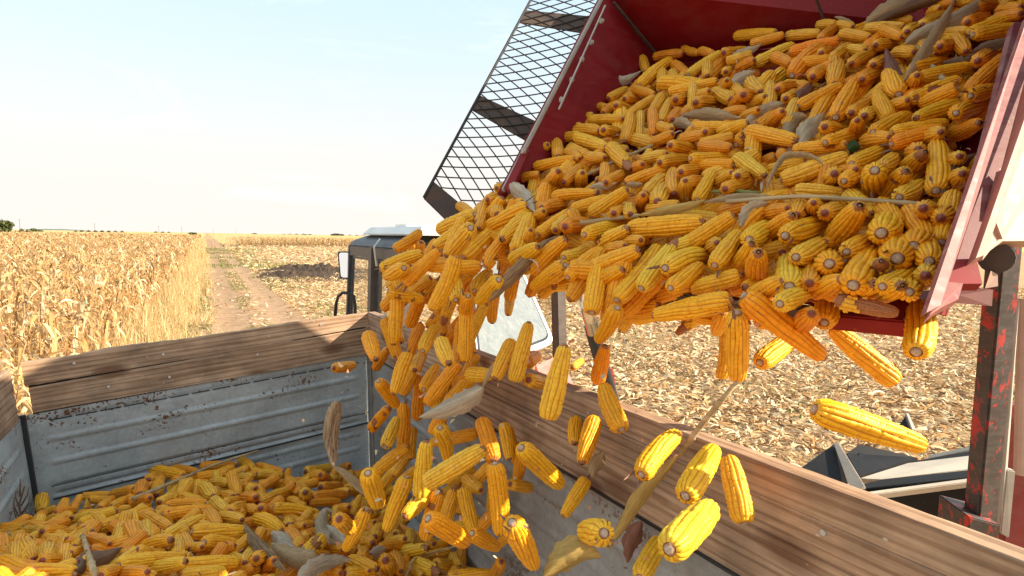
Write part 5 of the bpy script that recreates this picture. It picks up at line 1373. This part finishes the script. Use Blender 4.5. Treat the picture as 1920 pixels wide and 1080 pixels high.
def leaf(kind, pts, wpx, mat, name, label, cat, lift=.035, dd=None, cup=.35, seed=0, ruffle=.05, dep=None, shape='leaf', group=None):
    """dry leaf or husk: pts are photo points it passes; it lies lift metres above what it rests on"""
    r = random.Random(seed + int(pts[0][0]))
    P = []
    for i, p in enumerate(pts):
        d = dep[i] if dep else depth_of(kind, p[0], p[1]) - lift - (.025 if kind == 'H' else 0)
        P.append(at(p[0], p[1], d))
    # smooth path
    n = 22; path = []
    m = len(P) - 1
    for i in range(n + 1):
        u = i / n * m; k = min(m - 1, int(u)); f = u - k
        p0, p1, p2, p3 = P[max(k - 1, 0)], P[k], P[k + 1], P[min(k + 2, m)]
        path.append(.5 * ((2 * p1) + (p2 - p0) * f + (2 * p0 - 5 * p1 + 4 * p2 - p3) * f * f + (3 * p1 - p0 - 3 * p2 + p3) * f ** 3))
    dm = (P[0] - CAM).dot(R @ Vector((0, 0, -1))); W = wpx / F * ((path[n // 2] - CAM).length)
    V, Q, A = [], [], []; nc = 8
    tw0, tw1 = r.uniform(-.6, .6), r.uniform(-1.0, 1.0)
    for i, p in enumerate(path):
        u = i / n; dv = (path[min(i + 1, n)] - path[max(i - 1, 0)]).normalized()
        vw = (CAM - p).normalized(); s = dv.cross(vw).normalized(); nn_ = s.cross(dv).normalized()
        tw = tw0 + (tw1 - tw0) * u; s2 = s * math.cos(tw) + nn_ * math.sin(tw); n2 = -s * math.sin(tw) + nn_ * math.cos(tw)
        if shape == 'leaf': ww = W * (math.sin(math.pi * min(1, u * .96 + .03)) ** 1.15)
        elif shape == 'husk': ww = W * min(1, .3 + 2.4 * u) * (1 - u ** 5) ** .6
        else: ww = W * (1 - .5 * u)
        ww = max(ww, W * .06)
        for j in range(nc + 1):
            q = 2 * j / nc - 1
            z = -cup * ww * (abs(q) ** 1.6) * .8 + ruffle * ww * math.sin(u * 8 + q * 2.2 + seed) * abs(q) * .5 + r.uniform(-.02, .02) * ww
            if abs(q) < .13: z -= .03 * ww
            jag = 1 + (r.uniform(-.24, .06) if abs(q) > .9 else 0)
            V.append(p + s2 * (q * ww / 2 * jag) + n2 * z); A.append(.5 + .5 * math.sin(q * 22 + .7 * math.sin(u * 9)))
    for i in range(n):
        for j in range(nc): k = i * (nc + 1) + j; Q.append((k, k + 1, k + nc + 2, k + nc + 1))
    o0 = sum(V, Vector()) / len(V)
    X = (path[-1] - path[0]).normalized(); Zx = X.cross(Vector((.1, .3, .9))).normalized(); Yx = Zx.cross(X)
    M = Matrix((X, Yx, Zx)).transposed().to_4x4(); M.translation = o0; Mi = M.inverted()
    me = np_mesh(name, [tuple(Mi @ v) for v in V], Q, smooth=True)
    at_ = me.attributes.new('vein', 'FLOAT', 'POINT'); at_.data.foreach_set('value', np.array(A, np.float32))
    o = link(name, me, HM_[mat], None, M)
    tag(o, label, cat, group)
    leaves.append((sum(p[0] for p in pts) / len(pts), sum(p[1] for p in pts) / len(pts), kind, label))
    return o
t = NT('dry_stalk'); sn = t.noise(t.coord('Object', (3, 3, 30)), 3, 5, .65)
STALK = t.bsdf(t.ramp(sn, [(.3, (.24, .15, .07)), (.55, (.48, .34, .17)), (.75, (.62, .48, .28))]), .7, 0, sn, .3, .003)
def stalk(kind, pts, r0, r1, name, label, cat='stalk', lift=.05, dep=None, mat=None):
    P = [at(p[0], p[1], dep[i] if dep else depth_of(kind, *p) - lift) for i, p in enumerate(pts)]
    rr = [r0 + (r1 - r0) * i / (len(P) - 1) for i in range(len(P))]
    full, fr = [], []
    for i in range(len(P) - 1):
        full += [P[i], P[i] + (P[i + 1] - P[i]) * .46, P[i] + (P[i + 1] - P[i]) * .5, P[i] + (P[i + 1] - P[i]) * .54]
        q = rr[i]; fr += [q, q * .97, q * 1.25, q * .97]
    full.append(P[-1]); fr.append(rr[-1])
    o = MB().tube(full, fr, 8).build(name, mat or STALK, None, smooth=True)
    tag(o, label, cat); leaves.append((sum(p[0] for p in pts) / len(pts), sum(p[1] for p in pts) / len(pts), kind, label))
    return o
DH = 'husk'; DL = 'dry leaf'
# in the bunker
leaf('H', [(1108, 187), (1128, 168), (1145, 158), (1175, 148), (1204, 132)], 24, 'pale', 'corn_husk', 'pale pointed husk lying against the red side wall below the seam', DH, .05, shape='leaf')
stalk('H', [(1166, 142), (1164, 122), (1165, 101)], .007, .005, 'corn_stalk', 'short upright stalk stub in front of the red wall', lift=.03)
stalk('H', [(1173, 140), (1172, 118), (1178, 108), (1188, 107)], .0028, .002, 'curled_shoot', 'thin curled shoot hooked over beside the upright stalk stub', 'shoot', lift=.03)
leaf('H', [(1370, 160), (1390, 148), (1416, 133)], 24, 'pale', 'corn_husk', 'pale smooth husk high in the bunker heap, below the red back wall', DH, .05)
leaf('H', [(1362, 114), (1385, 100), (1408, 92), (1428, 82)], 18, 'grey', 'dry_leaf', 'grey curled leaf resting on the top row of cobs by the red back wall', DL, .05)
leaf('H', [(1268, 219), (1300, 216), (1330, 216), (1360, 221), (1392, 222)], 26, 'tan', 'corn_husk', 'long tan husk lying crosswise in the middle of the bunker heap', DH, .05, seed=2)
leaf('H', [(1255, 236), (1275, 232), (1300, 240)], 24, 'grey', 'corn_husk', 'short greyish husk tucked under the long tan husk', DH, .04)
leaf('H', [(1395, 248), (1412, 226), (1440, 205), (1478, 192)], 26, 'grey', 'dry_leaf', 'grey ragged leaf bent over cobs in the middle of the bunker', DL, .05, ruffle=.3)
leaf('H', [(1501, 272), (1512, 245), (1530, 228), (1547, 211)], 34, 'grey', 'dry_leaf', 'broad grey pointed leaf standing among the bunker cobs', DL, .06, seed=3)
leaf('H', [(1474, 256), (1486, 236), (1500, 222), (1512, 218)], 30, 'tan', 'dry_leaf', 'cupped tan leaf just beside the broad grey pointed leaf', DL, .045, seed=4)
leaf('H', [(1497, 184), (1508, 168), (1522, 152)], 20, 'reddish', 'corn_husk', 'reddish shrivelled husk above the broad grey pointed leaf', DH, .045)
stalk('H', [(1538, 166), (1556, 148), (1574, 132)], .005, .003, 'red_stem', 'thin red stem crossing a cob above the big tilted cob', 'stem', lift=.06, mat=HM_['reddish'])
stalk('H', [(1480, 222), (1525, 204), (1562, 190)], .006, .004, 'red_stem', 'thin reddish stem lying behind the broad grey pointed leaf', 'stem', lift=.03, mat=HM_['reddish'])
leaf('H', [(1622, 46), (1660, 28), (1705, 10), (1740, -12)], 34, 'tan', 'dry_leaf', 'tan dry leaf bundle in the top corner below the red back wall', DL, .07, cup=.6, seed=5)
leaf('H', [(1640, 44), (1690, 22), (1745, 2), (1790, -12)], 22, 'brown', 'dry_leaf', 'dark brown dry leaf under the tan bundle at the top of the bunker', DL, .05, cup=.6, seed=6)
leaf('H', [(1564, 32), (1580, 36), (1602, 42)], 9, 'tan', 'dry_leaf', 'small dry leaf tip poking up before the red back wall', DL, .05)
leaf('H', [(1698, 82), (1730, 60), (1775, 36), (1820, 8), (1850, -10)], 34, 'grey', 'dry_leaf', 'long grey leaf arching over the cobs in the top corner', DL, .10, cup=.5, seed=7)
leaf('H', [(1694, 152), (1722, 116), (1752, 72), (1776, 30), (1792, -4)], 20, 'tan', 'dry_leaf', 'long thin tan blade rising steeply at the top of the bunker', DL, .13, cup=.3, seed=8)
leaf('H', [(1682, 152), (1672, 128), (1660, 90)], 24, 'reddish', 'dry_leaf', 'pinkish pointed leaf below the long thin tan blade', DL, .09, seed=9)
stalk('H', [(1719, 90), (1745, 124), (1778, 158)], .009, .008, 'corn_stalk', 'straight pale stalk slanting down beside the pinkish pointed leaf', lift=.08)
leaf('H', [(1822, 98), (1850, 86), (1885, 74), (1922, 60)], 17, 'brown', 'dry_leaf', 'brown narrow leaf reaching the red rail at the far edge', DL, .08, seed=10)
leaf('H', [(1766, 118), (1790, 114), (1812, 110), (1832, 92)], 16, 'brown', 'dry_leaf', 'dark crumpled leaf below the brown narrow leaf near the red rail', DL, .05, seed=11)
leaf('H', [(1436, 355), (1452, 320), (1472, 294), (1500, 292), (1528, 297), (1546, 312)], 13, 'tan', 'dry_leaf', 'thin tan leaf bent like a hook over cobs above the long stalk', DL, .07, seed=12)
leaf('H', [(1765, 362), (1785, 330), (1810, 306), (1832, 288)], 28, 'brown', 'dry_leaf', 'brown leaf pressed against the pink rail above the sunlit cobs', DL, .05, seed=13)
leaf('H', [(1330, 359), (1365, 360), (1398, 363), (1432, 360)], 14, 'green', 'dry_leaf', 'greenish thin leaf lying level above the long stalk', DL, .06, seed=14)
stalk('H', [(1056, 424), (1125, 413), (1198, 404)], .0075, .006, 'corn_stalk', 'pale straight stalk lying over the lower cobs left of the husked stalk', lift=.09)
leaf('H', [(1196, 404), (1240, 397), (1290, 386), (1324, 374)], 20, 'yellow', 'corn_husk', 'yellow husk wrapped along the stalk in the middle of the lower heap', DH, .10, seed=15)
leaf('H', [(1318, 380), (1358, 372), (1400, 366), (1446, 366)], 16, 'tan', 'dry_leaf', 'tan leaf sheath at the joint of the long stalk', DL, .09, seed=16)
stalk('H', [(1362, 378), (1500, 368), (1640, 376), (1755, 384)], .0062, .0045, 'corn_stalk', 'long thin stalk lying level across the lower bunker cobs', lift=.10)
leaf('H', [(1388, 424), (1402, 402), (1420, 388), (1442, 380)], 30, 'grey', 'corn_husk', 'pale grey husk curled under the long level stalk', DH, .06, seed=17)
leaf('H', [(1103, 352), (1122, 348), (1140, 350), (1158, 342)], 15, 'pale', 'corn_husk', 'whitish flat husk piece among cobs near the mesh screen end', DH, .06, seed=18)
leaf('H', [(1166, 344), (1184, 348), (1206, 345)], 14, 'grey', 'corn_husk', 'whitish grey husk piece right beside the whitish flat one', DH, .06, seed=19)
stalk('H', [(1104, 326), (1160, 299), (1224, 272)], .006, .005, 'corn_stalk', 'thin grey stalk sloping through the upper left cobs', lift=.05)
leaf('H', [(930, 342), (955, 352), (982, 366), (1004, 398)], 30, 'pale', 'corn_husk', 'cream husk flung off the heap below the red wall tip', DH, .12, seed=20)
leaf('H', [(917, 566), (948, 532), (990, 490), (1020, 462), (1050, 440)], 34, 'striped', 'dry_leaf', 'purple brown leaf with green stripe hanging from the heap edge', DL, dep=[1.72, 1.74, 1.78, 1.8, 1.82], cup=.5, seed=21)
leaf('H', [(1592, 284), (1602, 278), (1613, 276)], 24, 'darkgreen', 'green_leaf', 'small dark green leaf scrap between bunker cobs', 'leaf', .05, seed=22)
leaf('H', [(1545, 470), (1560, 440), (1585, 425)], 14, 'brown', 'dry_leaf', 'brown dry leaf scrap in the gap under the sunlit cobs', DL, .0, seed=23)
# in the trailer
stalk('T', [(250, 935), (330, 902), (400, 872), (484, 845)], .010, .006, 'corn_stalk', 'long bare stalk lying across the heap toward the trailer front', lift=.12)
stalk('T', [(92, 932), (104, 904), (119, 873)], .006, .004, 'corn_stalk', 'short straight straw standing in the front corner of the trailer', lift=.02)
stalk('T', [(178, 1076), (166, 1040), (155, 1004)], .0085, .007, 'corn_stalk', 'short cut stalk poking up over the brown husk', lift=.16)
leaf('T', [(143, 1068), (165, 1056), (198, 1044), (230, 1026)], 40, 'brown', 'corn_husk', 'brown husk lying by the short cut stalk in the trailer', DH, .10, cup=.5, seed=31)
leaf('T', [(2, 1048), (8, 1018), (18, 992)], 16, 'tan', 'dry_leaf', 'tan leaf leaning on the grey left panel', DL, .05, seed=32)
# tassel
tb = [at(42, 985, 2.62), at(36, 945, 2.66), at(46, 912, 2.7)]
mb = MB().tube(tb, .006, 6, .003)
for (x, y) in ((27, 946), (30, 930), (52, 922), (54, 938), (28, 960), (60, 960), (38, 905)): mb.tube([at(38 + (x - 38) * .15, y + 26, 2.64), at(x, y + 4, 2.64), at(x + (x - 40) * .1, y - 8, 2.66)], .004, 5, .0015)
tag(mb.build('corn_tassel', HM_['brown'], None), 'brown branched tassel standing against the left panel corner', 'tassel'); leaves.append((42, 945, 'T', ''))
leaf('T', [(630, 1020), (604, 1012), (598, 985), (612, 958), (624, 960)], 30, 'grey', 'corn_husk', 'grey white husk standing among the trailer cobs', DH, .12, cup=.5, seed=33)
leaf('T', [(612, 984), (628, 1000), (646, 1018)], 26, 'pale', 'corn_husk', 'small pale husk flap beside the grey white husk', DH, .13, seed=34)
leaf('T', [(508, 1000), (528, 1004), (546, 1024), (560, 1030)], 44, 'pale', 'corn_husk', 'pale rounded husk end in front of a cob near the bottom edge', DH, .13, cup=.5, seed=35)
leaf('T', [(508, 1018), (545, 1040), (590, 1056), (655, 1046)], 40, 'tan', 'corn_husk', 'large torn tan husk spread near the bottom edge of the view', DH, .15, cup=.4, seed=36, ruffle=.3)
leaf('T', [(456, 978), (480, 1010), (508, 1040), (536, 1070)], 26, 'striped', 'dry_leaf', 'reddish striped blade trailing beside the large torn husk', DL, .15, cup=.4, seed=37)
leaf('T', [(560, 1085), (600, 1062), (660, 1050)], 34, 'pale', 'corn_husk', 'pale husk strip below the large torn tan husk', DH, .16, seed=38)
leaf('T', [(690, 1042), (712, 1034), (728, 1028)], 22, 'pale', 'corn_husk', 'small pinkish husk flap lying between cobs at the bottom', DH, .1, seed=39)
stalk('T', [(760, 1082), (776, 1048), (812, 1036), (856, 1024)], .005, .003, 'corn_stalk', 'bent thin straw over cobs below the side panel', lift=.09)
# in the air
def air(pts, d, *a, **k): return leaf('F', pts, *a, dep=[d] * len(pts) if not isinstance(d, list) else d, **k)
air([(622, 872), (612, 820), (618, 780), (632, 752)], 2.15, 32, 'browntan', 'corn_husk', 'brown husk tumbling in the air before the steel front panel', DH, cup=.9, seed=41, shape='husk')
air([(622, 872), (655, 890), (682, 916), (706, 950)], 2.12, 20, 'tan', 'dry_leaf', 'tan leaf tail trailing below the tumbling brown husk', DL, cup=.4, seed=42)
air([(906, 726), (880, 740), (835, 762), (785, 782)], [1.75, 1.75, 1.75, 1.75], 46, 'pale', 'corn_husk', 'pale closed husk falling over the corner of the trailer', DH, cup=.9, seed=43)
air([(904, 728), (916, 700), (924, 680)], 1.74, 10, 'tan', 'dry_leaf', 'thin husk tip above the pale closed falling husk', DL, seed=44)
air([(1140, 1030), (1172, 985), (1215, 920), (1252, 880), (1278, 848)], [1.5, 1.48, 1.44, 1.42, 1.4], 32, 'yellow', 'dry_leaf', 'long yellow blade falling steeply before the plank wall', DL, cup=.5, seed=45)
stalk('F', [(1276, 850), (1320, 790), (1382, 716)], .0075, .005, 'corn_stalk', 'pale flying stalk above the long yellow blade', dep=[1.4, 1.36, 1.3])
air([(1176, 1056), (1180, 1025), (1192, 1000), (1203, 976)], 1.55, 34, 'reddish', 'corn_husk', 'reddish husk falling beside the long yellow blade', DH, cup=.7, seed=46)
air([(1112, 896), (1118, 870), (1132, 845)], 1.62, 30, 'tan', 'corn_husk', 'small tan husk flap falling behind two cobs before the planks', DH, cup=.6, seed=47)
air([(1020, 1082), (1050, 1058), (1090, 1044), (1128, 1046)], 1.25, 56, 'yellow', 'corn_husk', 'yellow brown husk falling at the bottom edge of the view', DH, cup=.8, seed=48)
# chaff: kernels, bracts and straw crumbs on the heaps and in the air
ch = Pile()
def chaff(n, kind, box, test, l0, l1, pal, lift):
    pts = []
    while len(pts) < n:
        x, y = random.uniform(box[0], box[1]), random.uniform(box[2], box[3])
        if test is None or test(x, y): pts.append(tuple(at(x, y, depth_of(kind, x, y) - random.uniform(*lift)) if kind in 'HT' else at(x, y, random.uniform(*lift))))
    P = np.array(pts)
    V, Q, k = ribbons(P, rng.uniform(0, 6.28, n), rng.normal(0, .7, n), rng.normal(0, 1, n), rng.uniform(l0, l1, n), rng.uniform(.003, .009, n), rng.normal(0, .4, n), 3)
    ch.add(V, Q, np.repeat(palette(n, pal, [1 / len(pal)] * len(pal)), k, 0))
CH = [(.62, .48, .3), (.7, .6, .45), (.4, .2, .12), (.5, .3, .2)]
chaff(330, 'H', (850, 1900, 0, 560), in_hop, .012, .05, CH, (.0, .045))
chaff(160, 'T', (0, 860, 870, 1080), lambda x, y: y > yc(x), .012, .05, CH, (.0, .05))
chaff(80, 'F', (560, 1300, 640, 1060), None, .008, .02, [(.6, .25, .14), (.6, .45, .28)], (1.2, 1.6))
tag(link('chaff', ch.mesh('chaff'), m_leafattr('chaff', .8, .2)), 'crumbs of husk and straw scattered over the heaped cobs', 'chaff', kind='stuff')
# ------------------------------------------------------------------ labels for the cobs
LM = {'H': [(960, 330, 'the red wall tip'), (1045, 235, 'the row of wall bolts'), (1225, 105, 'the wall seam'), (1480, 60, 'the red back wall'), (1860, 130, 'the rail top end'), (1800, 300, 'the pink rail'), (1755, 520, 'the rail lower end'),
             (1620, 590, 'the red lip beam'), (1340, 560, 'the dark lip beam'), (1060, 540, 'the open rear window'), (860, 400, 'the mesh screen corner'), (1148, 165, 'the pale pointed husk'), (1390, 150, 'the pale smooth husk'),
             (1330, 218, 'the long tan husk'), (1435, 220, 'the grey ragged leaf'), (1522, 240, 'the broad grey leaf'), (1510, 168, 'the reddish husk'), (1690, 25, 'the tan leaf bundle'), (1765, 45, 'the long grey leaf'),
             (1670, 125, 'the pinkish leaf'), (1748, 124, 'the slanting stalk'), (1490, 300, 'the hooked thin leaf'), (1800, 325, 'the brown pressed leaf'), (1600, 280, 'the green scrap'), (1690, 470, 'the sunlit cob ends'),
             (1260, 390, 'the yellow husk'), (1120, 413, 'the pale straight stalk'), (1600, 376, 'the long level stalk'), (1412, 400, 'the curled grey husk'), (1150, 347, 'the whitish husk pieces'), (1165, 300, 'the grey sloping stalk'), (970, 360, 'the flung cream husk'), (985, 500, 'the striped purple leaf'), (1270, 425, 'the big level cob')],
      'T': [(80, 930, 'the front corner'), (300, 870, 'the front panel foot'), (560, 870, 'the seam of the front panel'), (700, 890, 'the far corner'), (800, 980, 'the side panel'), (370, 890, 'the long bare stalk'), (165, 1040, 'the cut stalk'),
             (190, 1050, 'the brown husk'), (40, 950, 'the tassel'), (615, 985, 'the grey white husk'), (530, 1015, 'the pale husk end'), (590, 1050, 'the large torn husk'), (490, 1020, 'the striped blade'), (710, 1034, 'the pinkish husk flap'), (810, 1040, 'the bent straw'), (10, 1000, 'the left panel'), (400, 990, 'the heap middle')],
      'F': [(650, 690, 'the lit front boards'), (620, 820, 'the brown tumbling husk'), (845, 760, 'the pale falling husk'), (700, 600, 'the tractor side window'), (755, 497, 'the work lamp'), (780, 435, 'the tractor roof'), (930, 610, 'the dusty rear window'), (1020, 640, 'the window frame corner'),
             (1025, 700, 'the red fender'), (1100, 585, 'the hydraulic ram'), (1340, 590, 'the dark lip beam'), (1620, 610, 'the red lip beam'), (1640, 840, 'the black trough'), (1210, 940, 'the long yellow blade'), (1190, 1015, 'the reddish husk'), (1330, 750, 'the flying stalk'), (1125, 870, 'the small tan flap'),
             (1080, 1050, 'the yellow brown husk'), (1300, 900, 'the upper side plank'), (1000, 800, 'the middle side plank'), (860, 900, 'the grey side panel'), (700, 780, 'the panel corner'), (760, 1000, 'the trailer heap'), (980, 480, 'the striped purple leaf')]}
PLACE = {'H': 'in the bunker', 'T': 'in the trailer', 'F': 'in the air'}
def lie(c):
    (x1, y1), (x2, y2) = c['a'], c['b']; a = math.degrees(math.atan2(abs(y2 - y1), abs(x2 - x1)))
    if c['butt'] and c['fore'] < .62: return 'showing its cut end'
    s = (x2 - x1) * (y2 - y1)
    if c['k'] == 'F':
        return 'falling level' if a < 18 else 'falling upright' if a > 72 else ('tumbling slash-wise' if s < 0 else 'tumbling backslash-wise')
    return 'lying level' if a < 14 else 'lying endways' if a > 70 else ('leaning like a slash' if s < 0 else 'leaning like a backslash')
def rel(dx, dy, d):
    if d < 22: return 'right at'
    if abs(dx) > 1.3 * abs(dy): return 'right of' if dx > 0 else 'left of'
    return 'below' if dy > 0 else 'above'
for c in items:
    c['m'] = ((c['a'][0] + c['b'][0]) / 2, (c['a'][1] + c['b'][1]) / 2)
    ls = sorted(LM[c['k']], key=lambda q: math.hypot(q[0] - c['m'][0], q[1] - c['m'][1]))
    c['lm'] = [(rel(c['m'][0] - q[0], c['m'][1] - q[1], math.hypot(q[0] - c['m'][0], q[1] - c['m'][1])), q[2]) for q in ls[:3]]
    asp = math.hypot(c['a'][0] - c['b'][0], c['a'][1] - c['b'][1]) / c['w']
    c['size'] = 'long' if asp > 4.3 else 'short-looking' if asp < 2.4 else 'slender' if c['w'] * c['d'] / F < .044 else 'stout' if c['adj'] == 'plump' else 'mid-sized'
    ad = c['adj'] if c['adj'] in ('gap-toothed', 'bare-tipped', 'half-shelled', 'bowed') else c['size']
    c['base'] = f"{ad} {c['cn']} cob {lie(c)} {c['lm'][0][0]} {c['lm'][0][1]}"
from collections import defaultdict
grp = defaultdict(list)
for c in items: grp[c['base']].append(c)
WORDS = ['', 'one', 'two', 'three', 'four', 'five', 'six']
for b, cs in grp.items():
    if len(cs) == 1: cs[0]['label'] = b; continue
    g2 = defaultdict(list)
    for c in cs: g2[f"{b}, {c['lm'][1][0]} {c['lm'][1][1]}"].append(c)
    for b2, c2 in g2.items():
        if len(c2) == 1 and len(b2.split()) <= 16: c2[0]['label'] = b2; continue
        c2.sort(key=lambda c: c['m'][1])
        for i, c in enumerate(c2):
            c['label'] = f"{b}, " + (('upper' if i == 0 else 'lower') + ' one' if len(c2) == 2 else f"{['top', 'second', 'third', 'fourth', 'fifth', 'sixth', 'seventh'][i]} from above")
seen = defaultdict(list)
for c in items: seen[c['label']].append(c)
for lb, cs in seen.items():
    if len(cs) > 1:
        cs.sort(key=lambda c: c['m'][0])
        for i, c in enumerate(cs): c['label'] = lb + (', leftmost' if i == 0 else ', rightmost' if i == len(cs) - 1 else ', between')
GN = {'H': 'corn cobs heaped in the tipping bunker', 'T': 'corn cobs lying in the trailer', 'F': 'corn cobs falling through the air'}
for c in items:
    tag(c['o'], c['label'], 'corn cob', GN[c['k']])
print('label words', max(len(c['label'].split()) for c in items), 'unique', len(set(c['label'] for c in items)))
